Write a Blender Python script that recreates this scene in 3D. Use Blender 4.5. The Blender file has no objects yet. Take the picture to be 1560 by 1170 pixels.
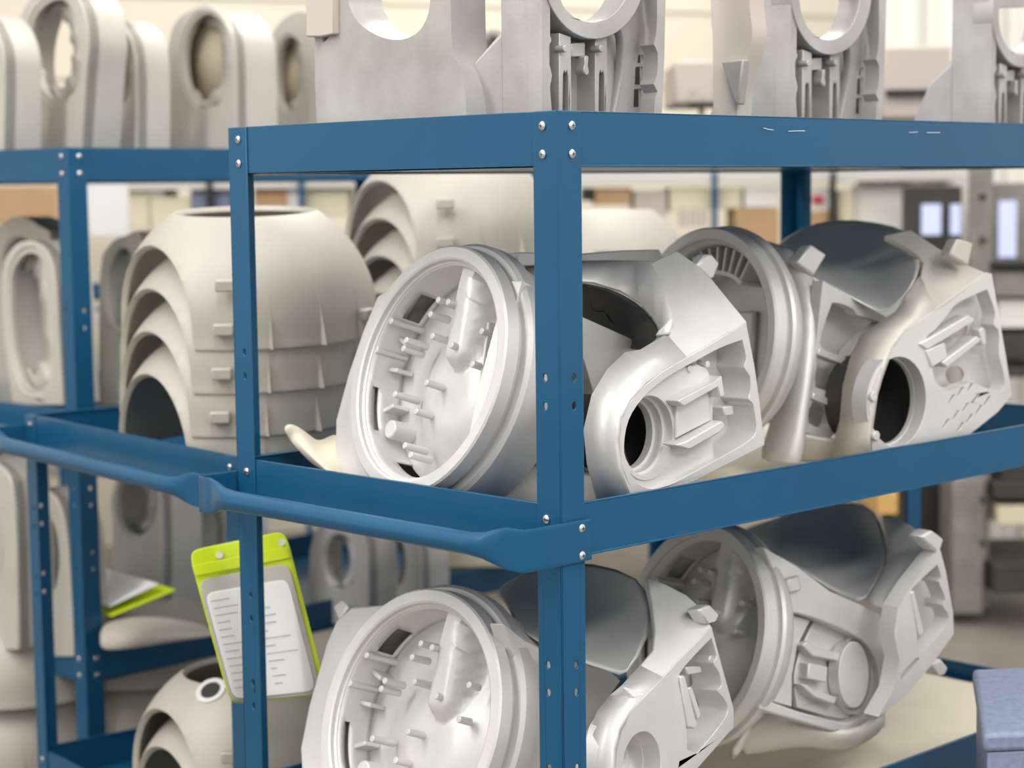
import bpy, bmesh, math, random
from mathutils import Vector, Matrix
from mathutils.geometry import tessellate_polygon
random.seed(7)
S = bpy.context.scene
COL = S.collection
V = Vector
FZ = -.25                                                             # level of the hall floor
# ---------------------------------------------------------------- camera (the 1560x1170 frame)
YAW, PITCH, ROLL, FPX = 0.799275, 0.1001863, -0.0122129, 2940.94
CP = V((-1.908752, -1.867313, 1.292368))
FW = V((math.cos(YAW)*math.cos(PITCH), math.sin(YAW)*math.cos(PITCH), -math.sin(PITCH)))
_r = V((math.sin(YAW), -math.cos(YAW), 0)); _u = _r.cross(FW)
RT = _r*math.cos(ROLL) + _u*math.sin(ROLL)
UP = -_r*math.sin(ROLL) + _u*math.cos(ROLL)
cam = bpy.data.cameras.new('camera'); camo = bpy.data.objects.new('camera', cam); COL.objects.link(camo)
camo.matrix_world = Matrix(((RT.x, UP.x, -FW.x, CP.x), (RT.y, UP.y, -FW.y, CP.y), (RT.z, UP.z, -FW.z, CP.z), (0, 0, 0, 1)))
cam.sensor_width = 36; cam.lens = FPX/1560*36; cam.clip_start = .05; cam.clip_end = 100
cam.dof.use_dof = True; cam.dof.focus_distance = 2.85; cam.dof.aperture_fstop = 3.2
S.camera = camo
# ---------------------------------------------------------------- light and exposure
S.view_settings.view_transform = 'Standard'; S.view_settings.look = 'None'
S.view_settings.exposure = 0.1; S.view_settings.gamma = 1; S.view_settings.use_curve_mapping = False
wd = bpy.data.worlds.new('world'); S.world = wd; wd.use_nodes = True
wd.node_tree.nodes['Background'].inputs[0].default_value = (1.0, .98, .96, 1)
wd.node_tree.nodes['Background'].inputs[1].default_value = .95
def area(name, loc, size, power, rot=(0, 0, 0), col=(1, .98, .95)):
    l = bpy.data.lights.new(name, 'AREA'); l.shape = 'RECTANGLE'; l.size, l.size_y = size; l.energy = power; l.color = col
    o = bpy.data.objects.new(name, l); COL.objects.link(o); o.location = loc; o.rotation_euler = rot; return o
area('ceiling_and_fill_lamp', (-1.2, -.6, 4.3), (3.2, .5), 62, (0, 0, math.radians(45)))
area('ceiling_and_fill_lamp', (-2.6, 1.6, 3.6), (3.2, .5), 95, (0, math.radians(-35), 0))  # fill lamp added at the left, tilted to brighten the front faces
area('ceiling_and_fill_lamp', (-1.2, -3.6, 3.4), (3.2, .5), 95, (math.radians(35), 0, 0))  # second added fill, aimed at the long side from behind the camera
area('ceiling_and_fill_lamp', (1.6, -2.2, 4.3), (3.2, .5), 62, (0, 0, math.radians(45)))
area('ceiling_and_fill_lamp', (3.2, 2.6, 4.3), (4.2, .6), 90, (0, 0, math.radians(45)))
area('ceiling_and_fill_lamp', (5.2, 4.6, 4.3), (4.2, .6), 90, (0, 0, math.radians(45)))

# ---------------------------------------------------------------- measuring helpers: photograph point + distance -> place in the hall
def W(px, py, d): return CP + (FW + RT*((px-780)/FPX) - UP*((py-585)/FPX))*d
def dist(p): return (p-CP).dot(FW)
class Pl:
    def __init__(s, px, py, d, dx, dy, c):
        ray = (W(px, py, 1)-CP).normalized(); D = RT*dx - UP*dy; D = (D - ray*D.dot(ray)).normalized()
        s.n = -ray*c + D*math.sqrt(1-c*c); s.p = W(px, py, d)
    def at(s, px, py, off=0):
        r = W(px, py, 1)-CP; return CP + r*((s.p + s.n*off - CP).dot(s.n)/r.dot(s.n))
def axis_plane(p, n):
    q = Pl.__new__(Pl); q.p = V(p); q.n = V(n).normalized(); return q

# ---------------------------------------------------------------- materials
def mat(name, col, rough=.5, metal=0, bump=0, bscale=60, mott=0, mscale=6, spec=.5, coat=0, col2=None):
    m = bpy.data.materials.new(name); m.use_nodes = True; nt = m.node_tree; b = nt.nodes['Principled BSDF']
    b.inputs['Base Color'].default_value = (*col, 1); b.inputs['Roughness'].default_value = rough
    b.inputs['Metallic'].default_value = metal; b.inputs['Specular IOR Level'].default_value = spec
    b.inputs['Coat Weight'].default_value = coat; b.inputs['Coat Roughness'].default_value = .1
    tc = nt.nodes.new('ShaderNodeTexCoord')
    if mott:
        n = nt.nodes.new('ShaderNodeTexNoise'); n.inputs['Scale'].default_value = mscale; n.inputs['Detail'].default_value = 5
        r = nt.nodes.new('ShaderNodeMix'); r.data_type = 'RGBA'
        c2 = col2 or tuple(c*(1-mott) for c in col)
        r.inputs['A'].default_value = (*c2, 1); r.inputs['B'].default_value = (*tuple(min(1, c*(1+mott*.6)) for c in col), 1)
        mr = nt.nodes.new('ShaderNodeMapRange'); mr.inputs['From Min'].default_value = .3; mr.inputs['From Max'].default_value = .7
        nt.links.new(tc.outputs['Object'], n.inputs['Vector']); nt.links.new(n.outputs['Fac'], mr.inputs['Value'])
        nt.links.new(mr.outputs['Result'], r.inputs['Factor']); nt.links.new(r.outputs['Result'], b.inputs['Base Color'])
    if bump:
        n = nt.nodes.new('ShaderNodeTexNoise'); n.inputs['Scale'].default_value = bscale; n.inputs['Detail'].default_value = 4
        bp = nt.nodes.new('ShaderNodeBump'); bp.inputs['Strength'].default_value = bump; bp.inputs['Distance'].default_value = .002
        nt.links.new(tc.outputs['Object'], n.inputs['Vector']); nt.links.new(n.outputs['Fac'], bp.inputs['Height'])
        nt.links.new(bp.outputs['Normal'], b.inputs['Normal'])
    return m
ALU = mat('cast_aluminium', (.66, .65, .635), .48, .36, .12, 180, .10, 9)
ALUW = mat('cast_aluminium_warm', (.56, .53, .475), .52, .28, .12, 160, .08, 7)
DOMEM = mat('cast_aluminium_beige', (.45, .42, .365), .55, .2, .12, 160, .08, 7)
ALUG = mat('cast_aluminium_grey', (.47, .455, .44), .5, .34, .12, 160, .14, 8, col2=(.36, .335, .32))
SHADE = mat('painted_shade_aluminium', (.05, .05, .052), .6, .1, .1, 60, .15, 8)  # near-black base colour stands in for deep shade in bores and saddle bowl
BLUE = mat('blue_paint', (.007, .080, .172), .34, 0, .03, 90, .06, 5, .22, .22)
STEEL = mat('zinc_screw', (.75, .75, .75), .28, 1)
PAPER = mat('cream_liner', (.70, .64, .50), .8, 0, .25, 14, .05, 8)
SHEET = mat('white_paper', (.82, .81, .80), .7)
HIVIS = mat('hivis_vinyl', (.62, .76, .02), .35)
INK = mat('ink', (.03, .03, .03), .6)
CREAM = mat('cream_wall', (.74, .675, .55), .8, 0, 0, 1, .03, 1)
SEAM = mat('wall_seam', (.42, .38, .30), .8)
FLOOR = mat('concrete_floor', (.22, .195, .165), .55, 0, .1, 30, .18, 5)
CARD = mat('cardboard', (.52, .33, .18), .8, 0, 0, 1, .12, 5)
BOXC = mat('cream_box', (.72, .66, .48), .7)
BOXW = mat('white_box', (.80, .78, .74), .6)
BOXG = mat('grey_beige_box', (.52, .46, .40), .6, 0, 0, 1, .04, 3)
BLACK = mat('black_plastic', (.012, .012, .012), .5)
DARK = mat('dark_grey_metal', (.06, .055, .05), .6, .2, 0, 1, .2, 8)
RACK = mat('galvanised_rack', (.28, .26, .235), .5, .3, 0, 1, .2, 12)
BEAM = mat('light_grey_beam', (.62, .60, .56), .5)
REDM = mat('red_label', (.5, .03, .04), .6)
WOOD = mat('pine_wood', (.70, .42, .14), .6)
GBLUE = mat('blue_grey_lid', (.21, .25, .36), .5, 0, .15, 220, .15, 90)
LINEN = mat('white_curtain', (.82, .80, .74), .8)
TAN = mat('tan_infill', (.50, .43, .31), .8)
GLOW = bpy.data.materials.new('window_daylight'); GLOW.use_nodes = True
_b = GLOW.node_tree.nodes['Principled BSDF']; _b.inputs['Emission Color'].default_value = (.66, .72, 1, 1); _b.inputs['Emission Strength'].default_value = .95; _b.inputs['Base Color'].default_value = (.1, .1, .1, 1)

# ---------------------------------------------------------------- object helpers (all shapes are given in hall coordinates)
def wloc(o):
    p = V((0, 0, 0))
    while o is not None: p = p + o.location; o = o.parent
    return p
def mk(name, vs, fs, m, parent=None, label=None, cat=None, group=None, kind=None, bevel=0, smooth=40, solid=0, seg=2, recalc=True, sub=0):
    me = bpy.data.meshes.new(name)
    vs = [V(v) for v in vs]
    if parent is None:
        loc = V((sum(v.x for v in vs)/len(vs), sum(v.y for v in vs)/len(vs), min(v.z for v in vs)))
    else: loc = wloc(parent)
    me.from_pydata([v-loc for v in vs], [], fs)
    bm = bmesh.new(); bm.from_mesh(me)
    bmesh.ops.remove_doubles(bm, verts=bm.verts, dist=1e-6)
    if recalc: bmesh.ops.recalc_face_normals(bm, faces=bm.faces)
    bm.to_mesh(me); bm.free()
    me.shade_smooth(); me.set_sharp_from_angle(angle=math.radians(smooth))
    me.materials.append(m)
    o = bpy.data.objects.new(name, me); COL.objects.link(o)
    if parent is None: o.location = loc
    else: o.parent = parent
    tag(o, label, cat, group, kind)
    if solid:
        md = o.modifiers.new('t', 'SOLIDIFY'); md.thickness = solid; md.offset = 0
    if sub:
        md = o.modifiers.new('s', 'SUBSURF'); md.levels = md.render_levels = sub; md.boundary_smooth = 'PRESERVE_CORNERS'
    if bevel:
        md = o.modifiers.new('b', 'BEVEL'); md.width = bevel; md.segments = seg; md.limit_method = 'ANGLE'; md.angle_limit = math.radians(38)
    return o
def tag(o, label=None, cat=None, group=None, kind=None):
    if label: o['label'] = label
    if cat: o['category'] = cat
    if group: o['group'] = group
    if kind: o['kind'] = kind
    return o
def thing(name, loc, label, cat, group=None):
    o = bpy.data.objects.new(name, None); o.empty_display_size = .05; COL.objects.link(o); o.location = loc
    return tag(o, label, cat, group)
class MB:
    def __init__(s): s.v = []; s.f = []
    def add(s, vs, fs):
        k = len(s.v); s.v += [V(v) for v in vs]; s.f += [tuple(k+i for i in f) for f in fs]; return s
    def box(s, a, b, R=None, o=None):
        x0, y0, z0 = a; x1, y1, z1 = b
        vs = [V(p) for p in ((x0, y0, z0), (x1, y0, z0), (x1, y1, z0), (x0, y1, z0), (x0, y0, z1), (x1, y0, z1), (x1, y1, z1), (x0, y1, z1))]
        if R is not None: vs = [R @ v for v in vs]
        if o is not None: vs = [v + o for v in vs]
        return s.add(vs, [(0, 3, 2, 1), (4, 5, 6, 7), (0, 1, 5, 4), (1, 2, 6, 5), (2, 3, 7, 6), (3, 0, 4, 7)])
    def cyl(s, p, q, r, n=14, r2=None, cap=True):
        p = V(p); q = V(q); d = (q-p).normalized(); a = d.orthogonal().normalized(); b = d.cross(a); r2 = r if r2 is None else r2
        vs = [p+(a*math.cos(t)+b*math.sin(t))*r for t in [2*math.pi*i/n for i in range(n)]] + [q+(a*math.cos(t)+b*math.sin(t))*r2 for t in [2*math.pi*i/n for i in range(n)]]
        fs = [(i, (i+1) % n, n+(i+1) % n, n+i) for i in range(n)]
        if cap: fs += [tuple(range(n))[::-1], tuple(range(n, 2*n))]
        return s.add(vs, fs)
    def mk(s, name, m, parent=None, **k): return mk(name, s.v, s.f, m, parent, **k)
def cr(pts, k=4):                                                    # smooth closed outline; a point given as a 3-tuple stays a sharp corner
    out = []; n = len(pts)
    for i in range(n):
        p0, p1, p2, p3 = pts[i-1], pts[i], pts[(i+1) % n], pts[(i+2) % n]
        if len(p1) == 3: p0 = p1
        if len(p2) == 3: p3 = p2
        for j in range(k):
            t = j/k
            out.append(tuple(.5*((2*p1[c]) + (-p0[c]+p2[c])*t + (2*p0[c]-5*p1[c]+4*p2[c]-p3[c])*t*t + (-p0[c]+3*p1[c]-3*p2[c]+p3[c])*t**3) for c in (0, 1)))
    return out
def ell(cx, cy, a, b, n=28, rot=0):
    c, s_ = math.cos(rot), math.sin(rot)
    return [(cx+a*math.cos(t)*c-b*math.sin(t)*s_, cy+a*math.cos(t)*s_+b*math.sin(t)*c) for t in [2*math.pi*i/n for i in range(n)]]
def slab(b, outer, holes, nrm, th):                                  # plate with real holes: outer and holes are point lists on one plane
    loops = [outer]+holes; flat = [p for l in loops for p in l]
    tris = tessellate_polygon(loops); N = len(flat); back = [p-nrm*th for p in flat]
    fs = [tuple(t) for t in tris]+[tuple(N+i for i in t[::-1]) for t in tris]; k = 0
    for l in loops:
        m_ = len(l)
        fs += [(k+i, k+(i+1) % m_, N+k+(i+1) % m_, N+k+i) for i in range(m_)]; k += m_
    b.add(flat+back, fs); return b
def plate(name, m, parent, pl, outer, holes=(), th=.02, off=0, bevel=.0025, **k):
    b = MB(); slab(b, [pl.at(x, y, off) for x, y in [q[:2] for q in outer]], [[pl.at(q[0], q[1], off) for q in h] for h in holes], pl.n, th)
    return b.mk(name, m, parent, bevel=bevel, **k)
def strip(name, m, parent, rows, solid=.01, sub=1, close=False, **k):
    vs = [p for r in rows for p in r]; n = len(rows[0]); fs = []
    for i in range(len(rows)-1):
        for j in range(n-1): fs.append((i*n+j, i*n+j+1, (i+1)*n+j+1, (i+1)*n+j))
    return mk(name, vs, fs, m, parent, solid=solid, sub=sub, smooth=180, **k)
def peg(parent, pl, px, py, L, r=.0062, off=0, name='locating_pin', m=None):
    t = pl.at(px, py, off+L); return MB().cyl(t-pl.n*L, t, r, 12, r*.9).mk(name, m or ALU, parent, bevel=.0012)
def lug(name, parent, pts, pl, off, th, m=None):
    return plate(name, m or ALU, parent, pl, pts, (), th, off, .004)

# ---------------------------------------------------------------- the hall: floor, wall, ceiling
def quad(name, pts, m, **k): return mk(name, pts, [(0, 1, 2, 3)], m, **k)
mk('floor', [(-9, -9, FZ), (14, -9, FZ), (14, 14, FZ), (-9, 14, FZ), (-9, -9, FZ-.1), (14, -9, FZ-.1), (14, 14, FZ-.1), (-9, 14, FZ-.1)], [(0, 1, 2, 3), (4, 7, 6, 5), (0, 4, 5, 1), (1, 5, 6, 2), (2, 6, 7, 3), (3, 7, 4, 0)], FLOOR, kind='structure')
fh = V((math.cos(YAW), math.sin(YAW), 0)); rh = V((math.sin(YAW), -math.cos(YAW), 0))
wdir = (fh*math.cos(math.radians(66))+rh*math.sin(math.radians(66))); wn = V((wdir.y, -wdir.x, 0)); wn = wn if wn.dot(fh) < 0 else -wn
wo = CP+fh*9.2; wo.z = 0
def wallpt(s, z, o=0): return wo+wdir*s+wn*o+V((0, 0, z))
wb = MB(); wb.add([wallpt(-9, FZ), wallpt(9, FZ), wallpt(9, 4.5), wallpt(-9, 4.5), wallpt(-9, FZ, -.15), wallpt(9, FZ, -.15), wallpt(9, 4.5, -.15), wallpt(-9, 4.5, -.15)], [(0, 1, 2, 3), (4, 7, 6, 5), (0, 4, 5, 1), (1, 5, 6, 2), (2, 6, 7, 3), (3, 7, 4, 0)])
wall = wb.mk('wall_back', CREAM, kind='structure')
for z in (1.78, 2.14, 2.6):
    MB().add([wallpt(-9, z, .004), wallpt(9, z, .004), wallpt(9, z+.012, .004), wallpt(-9, z+.012, .004), wallpt(-9, z, -.02), wallpt(9, z, -.02), wallpt(9, z+.012, -.02), wallpt(-9, z+.012, -.02)], [(0, 1, 2, 3), (4, 7, 6, 5), (0, 4, 5, 1), (1, 5, 6, 2), (2, 6, 7, 3), (3, 7, 4, 0)]).mk('trim_seam', SEAM, wall)

# ---------------------------------------------------------------- blue steel carts
def cart(label, org, rz, L, Wd, zs, full_h, handle_z, scr=True, posts_above=True):
    """org = near corner on the ground; local x = along the long side, y = along the short side; zs = tops of the shelf rims"""
    R = Matrix.Rotation(rz, 3, 'Z'); org = V(org); root = thing('steel_cart', org+V((0, 0, FZ)), label, 'cart')
    H = .077; t = .003; fl = .048
    def part(name, b, m=BLUE, **k): return mk(name, [R@v+org for v in b.v], b.f, m, root, **k)
    for cx, cy, sx, sy in ((0, 0, 1, 1), (0, Wd, 1, -1), (L, 0, -1, 1), (L, Wd, -1, -1)):
        # angle-iron post with punched holes in both flanges
        b = MB(); hz = []
        for z0 in zs: hz += [z0-.115-k*.042*1 for k in (0,)] if False else []
        hz = [z for z in (1.03, .99, .62, .58, .47, .43) if z < full_h-.1]
        for ax in (0, 1):
            def P(u, z, o=0):
                return V((cx+sx*u, cy-sy*(-o), z)) if ax == 0 else V((cx-sx*(-o), cy+sy*u, z))
            outer = [P(0, FZ), P(fl, FZ), P(fl, full_h), P(0, full_h)]
            holes = [[P(fl*.6+.0042*math.cos(a), z+.0055*math.sin(a)) for a in [2*math.pi*i/12 for i in range(12)]] for z in hz]
            slab(b, outer, holes, V((0, -sy, 0)) if ax == 0 else V((-sx, 0, 0)), t)
        part('post', b, bevel=.0012)
    for z in zs:
        for nm, a, c in (('rail', (0.002, t, z-H), (L-.002, t+t, z)), ('rail', (0.002, Wd-2*t, z-H), (L-.002, Wd-t, z)), ('rail', (t, .002, z-H), (2*t, Wd-.002, z)), ('rail', (L-2*t, .002, z-H), (L-t, Wd-.002, z))):
            b = MB().box(a, c)
            x0, y0, _ = a; x1, y1, _ = c
            # rolled top lip and return flange below
            if x1-x0 > y1-y0:
                s_ = 1 if y0 < Wd/2 else -1; yy = y0 if s_ > 0 else y1
                b.box((x0, min(yy, yy+s_*.018), z-H), (x1, max(yy, yy+s_*.018), z-H+.003))
                b.box((x0, min(yy, yy+s_*.007), z-.0025), (x1, max(yy, yy+s_*.007), z+.0005))
            else:
                s_ = 1 if x0 < L/2 else -1; xx = x0 if s_ > 0 else x1
                b.box((min(xx, xx+s_*.018), y0, z-H), (max(xx, xx+s_*.018), y1, z-H+.003))
                b.box((min(xx, xx+s_*.007), y0, z-.0025), (max(xx, xx+s_*.007), y1, z+.0005))
            part(nm, b, bevel=.001)
        part('deck', MB().box((2*t, 2*t, z-H+.003), (L-2*t, Wd-2*t, z-H+.007)))
        for cx, cy, sx, sy in ((0, 0, 1, 1), (0, Wd, 1, -1), (L, 0, -1, 1)):
            for dz in (.020, .059):
                for ax in (0, 1):
                    if cy > 0 and ax == 0: continue
                    if cx > 0 and ax == 1: continue
                    if handle_z and abs(z-handle_z) < .1 and cx == 0 and ax == 1 and dz > .05: continue
                    u = fl*.58
                    c = V((cx+sx*u, cy-.0005, z-dz)) if ax == 0 else V((cx-.0005, cy+sy*u, z-dz))
                    if handle_z and abs(z-handle_z) < .1 and cx == 0 and cy == 0 and ax == 0: c = V((.036, -.005, z-.034-(dz-.02)*1.0))
                    nn = V((0, -1, 0)) if ax == 0 else V((-1, 0, 0))
                    b = MB()
                    # pan head: low dome plus cross recess
                    b.cyl(c, c+nn*.0015, .0062, 16, .0062); b.cyl(c+nn*.0015, c+nn*.0036, .0062, 16, .0036)
                    s = part('screw', b, STEEL)
                    up = V((0, 0, 1)); sd = nn.cross(up); q = MB()
                    for d1, d2 in ((up, sd), (sd, up)):
                        o_ = c+nn*.0031; q.add([o_-d1*.0028-d2*.0007, o_+d1*.0028-d2*.0007, o_+d1*.0028+d2*.0007, o_-d1*.0028+d2*.0007] + [o_-d1*.0028-d2*.0007+nn*.0007, o_+d1*.0028-d2*.0007+nn*.0007, o_+d1*.0028+d2*.0007+nn*.0007, o_-d1*.0028+d2*.0007+nn*.0007], [(0, 1, 2, 3), (4, 5, 6, 7), (0, 1, 5, 4), (1, 2, 6, 5), (2, 3, 7, 6), (3, 0, 4, 7)])
                    mk('cross_recess', [R@v+org for v in q.v], q.f, INK, s)
    if handle_z:
        zc = handle_z-.052; po = .077; rings = []
        # flattened bracket - tube - flattened bracket, one swept bar
        path = [(.055, -.0045, 0), (.02, -.0045, 0), (-.02, -.0045, 0), (-po+.004, -.0045, 0), (-po, 0.0, 0), (-po, .03, 0), (-po-.001, .05, .35), (-po-.004, .07, .8), (-po-.006, .10, 1)]
        end = [(x, Wd-y, f) for x, y, f in path[::-1]]
        mid = [(-po-.006, .10+(Wd-.2)*k/10, 1) for k in range(1, 10)]
        pts = path+mid+end; n = 20
        for i, (x, y, f) in enumerate(pts):
            a = V(pts[max(0, i-1)][:2]); c = V(pts[min(len(pts)-1, i+1)][:2]); d = (c-a).normalized(); o_ = V((d.y, -d.x))  # outward
            hx = .0022*(1-f)+.0165*f; hz_ = .030*(1-f)+.0165*f; ring = []
            for k in range(n):
                th = 2*math.pi*k/n; cx_, cz_ = math.cos(th), math.sin(th)
                pw = 1 if f >= 1 else (.25+.75*f)
                ex = math.copysign(abs(cx_)**pw, cx_)*hx; ez = math.copysign(abs(cz_)**pw, cz_)*hz_
                ring.append(V((x+o_.x*ex, y+o_.y*ex, zc+ez)))
            rings.append(ring)
        b = MB(); b.add([v for r_ in rings for v in r_], [(i*n+k, i*n+(k+1) % n, (i+1)*n+(k+1) % n, (i+1)*n+k) for i in range(len(rings)-1) for k in range(n)]+[tuple(range(n)), tuple((len(rings)-1)*n+k for k in range(n))])
        part('push_handle', b, smooth=50)
    return root
cart('blue steel three-shelf cart in front, loaded with grey castings', (0, 0, 0), 0, 1.52, .76, (1.40, .85, .30), 1.40, .85)
def ground(px, py, d, z=FZ): p = W(px, py, d); return V((p.x, p.y, z))
fc = [o for o in COL.objects if o.name == 'steel_cart'][0]; fr_pl = axis_plane((0, .0005, 1.36), (0, -1, 0))
for pts in (((1163, 195), (1170, 197), (1178, 198)), ((1201, 200), (1212, 199.5), (1226, 199.5)), ((1385, 202), (1398, 201)), ((1412, 202), (1432, 202))):
    b = MB()
    for p_, q_ in zip(pts[:-1], pts[1:]): b.cyl(fr_pl.at(*p_), fr_pl.at(*q_), .00045, 5)
    b.mk('paint_scratch', SHEET, fc)
A2 = ground(362, 697, 3.45, 0); Z2 = W(362, 697, 3.45).z
cart('lower blue steel cart with a push handle, dome castings stacked on it', A2, math.radians(-6.5), 1.85, .92, (Z2, .085), Z2, Z2)
A3 = ground(103, 210, 4.35, 0)
cart('blurred blue steel cart at the far left behind the others', A3, math.radians(2), 1.62, .80, (1.40, .80, .24), 1.40, .80)

# ---------------------------------------------------------------- housings with a round flanged mouth
PINS = [(661, 459, 26), (675, 462, 24), (650, 480, 26), (615, 518, 30), (611, 530, 28), (652, 512, 26), (678, 525, 26), (708, 553, 16), (642, 580, 28), (597, 597, 34), (627, 622, 26), (722, 505, 14), (610, 672, 30), (618, 686, 28)]
WPINS = [(595, 490, 48), (574, 532, 44), (559, 663, 52)]
REF = Pl(640, 560, 3.0, -.957, -.29, .53)
def plane3(a, b, c):
    n = (b-a).cross(c-a).normalized(); return axis_plane(a, n if n.dot(a-CP) < 0 else -n)
def frame(pl):
    b = (UP - pl.n*UP.dot(pl.n)).normalized(); a = b.cross(pl.n); return a, b
def mouth(root, pl, R=.197, fins=False, roll=0, m=None, deep=.078, slim=False):
    m = m or ALU; C = pl.p; a, b = frame(pl); n = pl.n; c_, s_ = math.cos(roll), math.sin(roll); a, b = a*c_+b*s_, b*c_-a*s_
    k = R/.197
    def pt(r, th, t): return C+(a*math.cos(th)+b*math.sin(th))*(r*k)+n*t
    N = 72
    def rev(name, prof, closed, **kw):
        mb = MB(); P = len(prof); vs = [pt(r, 2*math.pi*i/N, t) for i in range(N) for r, t in prof]; fs = []
        for i in range(N):
            for j in range(P if closed else P-1):
                fs.append((i*P+j, i*P+(j+1) % P, ((i+1) % N)*P+(j+1) % P, ((i+1) % N)*P+j))
        mb.add(vs, fs); return mb.mk(name, m, root, **kw)
    rev('flange_ring', [(.170, -.001), (.173, .001), (.189, .001), (.192, -.002), (.194, -.022), (.187, -.024), (.187, -.033), (.172, -.033), (.166, -.014), (.166, -.010), (.170, -.008)], True, smooth=30)
    if slim: rev('rear_flange', [(.185, -.033), (.196, -.034), (.199, -.040), (.197, -.050), (.180, -.075), (.13, -.11), (.0005, -.115)], False, smooth=35)
    else: rev('rear_flange', [(.185, -.033), (.200, -.034), (.205, -.040), (.205, -.062), (.196, -.078), (.185, -.13), (.14, -.16), (.0005, -.165)], False, smooth=35)
    # inner wall with cast openings, each a real gap in the sheet
    NW = 96; ts = [-.012, -.022, -.034, -.046, -.058, -.068, -deep]; vs = []; fs = []
    slots = [(128, 146, 2, 5), (186, 212, 1, 2), (236, 254, 3, 6)]
    for i in range(NW):
        for t in ts: vs.append(pt(.166-.004*(abs(t)/.08), 2*math.pi*i/NW, t))
    for i in range(NW):
        ang = 360*(i+.5)/NW
        for j in range(len(ts)-1):
            if any(s0 < ang < s1 and j0 <= j < j1 for s0, s1, j0, j1 in slots): continue
            fs.append((i*7+j, i*7+j+1, ((i+1) % NW)*7+j+1, ((i+1) % NW)*7+j))
    mk('inner_wall', vs, fs, m, root, solid=.003, smooth=35)
    # dished floor with a raised belly and a tapering cast channel
    G = 44; vs = []; fs = []
    def sm(x): x = max(0, min(1, x)); return x*x*(3-2*x)
    def h(u, v):
        z = -deep
        if fins: return z
        z += .034*sm(1.45-((u-.012)**2/.128**2+(v+.03)**2/.125**2)**.5*1.35)
        w = .030*(1 if v > .03 else max(0, 1+(v-.03)/.05)); d = abs(u-.030-.0*v)
        if w > .002 and v > -.03: z = max(z, -deep+.055*sm((w*1.35-d)/(w*.8))*sm((v+.03)/.06))
        return z
    for ir in range(G):
        for ia in range(64):
            r = .1645*ir/(G-1); th = 2*math.pi*ia/64; u, v = r*math.cos(th), r*math.sin(th)
            vs.append(C+(a*u+b*v)*k+n*h(u, v))
    for ir in range(G-1):
        for ia in range(64): fs.append((ir*64+ia, ir*64+(ia+1) % 64, (ir+1)*64+(ia+1) % 64, (ir+1)*64+ia))
    mk('dished_floor', vs, fs, m, root, smooth=60, recalc=False)
    ra, rb = frame(REF)
    if not fins:
        for px, py, L in PINS+WPINS:
            L_ = L/790; tip = -.012 if (px, py, L) in WPINS else -.044+L_
            q = REF.at(px, py, tip)-REF.p; u, v = q.dot(ra)*k, q.dot(rb)*k
            base = C+a*u+b*v+n*(tip-L_-.006); MB().cyl(base, C+a*u+b*v+n*tip, .0064, 12, .0056).mk('locating_pin', m, root, bevel=.0012)
        # fins bridging the side channel, plus the half-round boss
        for ang, L in ((158, .028), (176, .028), (200, .03)):
            th = math.radians(ang); d = a*math.cos(th)+b*math.sin(th); tt = n.cross(d)
            o_ = C+d*.150*k; mb = MB(); vs = [o_+d*x+tt*y+n*z for z in (-deep, -.045) for y in (-.0035, .0035) for x in (-.014, .014)]
            mb.add(vs, [(0, 1, 3, 2), (4, 5, 7, 6), (0, 1, 5, 4), (2, 3, 7, 6), (0, 2, 6, 4), (1, 3, 7, 5)]); mb.mk('rib', m, root, bevel=.0012)
        th = math.radians(218); d = a*math.cos(th)+b*math.sin(th)
        MB().cyl(C+d*.140*k-n*deep, C+d*.140*k-n*.035, .017, 20, .015).mk('boss', m, root, bevel=.002)
    else:
        for i in range(11):
            th = math.radians(58+i*8); d = a*math.cos(th)+b*math.sin(th); tt = n.cross(d)
            mb = MB(); vs = [C+d*x+tt*y+n*z for z in (-deep, -.030) for y in (-.003, .003) for x in (.118, .163)]
            mb.add(vs, [(0, 1, 3, 2), (4, 5, 7, 6), (0, 1, 5, 4), (2, 3, 7, 6), (0, 2, 6, 4), (1, 3, 7, 5)]); mb.mk('rib', m, root, bevel=.001)
        mb = MB(); q = []
        for i in range(15):
            th = math.radians(54+i*6.4); 
            for r, t in ((.112, -deep), (.112, -.028), (.119, -.028), (.119, -deep)): q.append(pt(r, th, t))
        mb.add(q, [(i*4+j, i*4+(j+1) % 4, (i+1)*4+(j+1) % 4, (i+1)*4+j) for i in range(14) for j in range(4)]+[(0, 1, 2, 3), (56, 57, 58, 59)]); mb.mk('arc_bar', m, root)
        for px_ in (-.06, .03):
            q = [C+a*(px_+x)+b*y+n*z for z in (-deep, -deep+.012) for y in (-.09, .05) for x in (-.035, .035)]
            MB().add(q, [(0, 1, 3, 2), (4, 5, 7, 6), (0, 1, 5, 4), (2, 3, 7, 6), (0, 2, 6, 4), (1, 3, 7, 5)]).mk('pad', m, root, bevel=.004)
def bore(root, pl, cx, cy, r, off, depth, lip=.010, name='bore_sleeve', m=None):
    m = m or ALU; C = pl.at(cx, cy, off); a, b = frame(pl); N = 40; prof = [(r, 0), (r, -depth*.35), (r-lip*.5, -depth*.38), (r-lip*.5, -depth*.7), (r-lip, -depth*.72), (r-lip, -depth), (r+.006, -depth), (r+.006, 0)]
    P = len(prof); vs = [C+(a*math.cos(t)+b*math.sin(t))*q+pl.n*z for t in [2*math.pi*i/N for i in range(N)] for q, z in prof]
    return mk(name, vs, [(i*P+j, i*P+(j+1) % P, ((i+1) % N)*P+(j+1) % P, ((i+1) % N)*P+j) for i in range(N) for j in range(P)], m, root, smooth=30)
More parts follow.
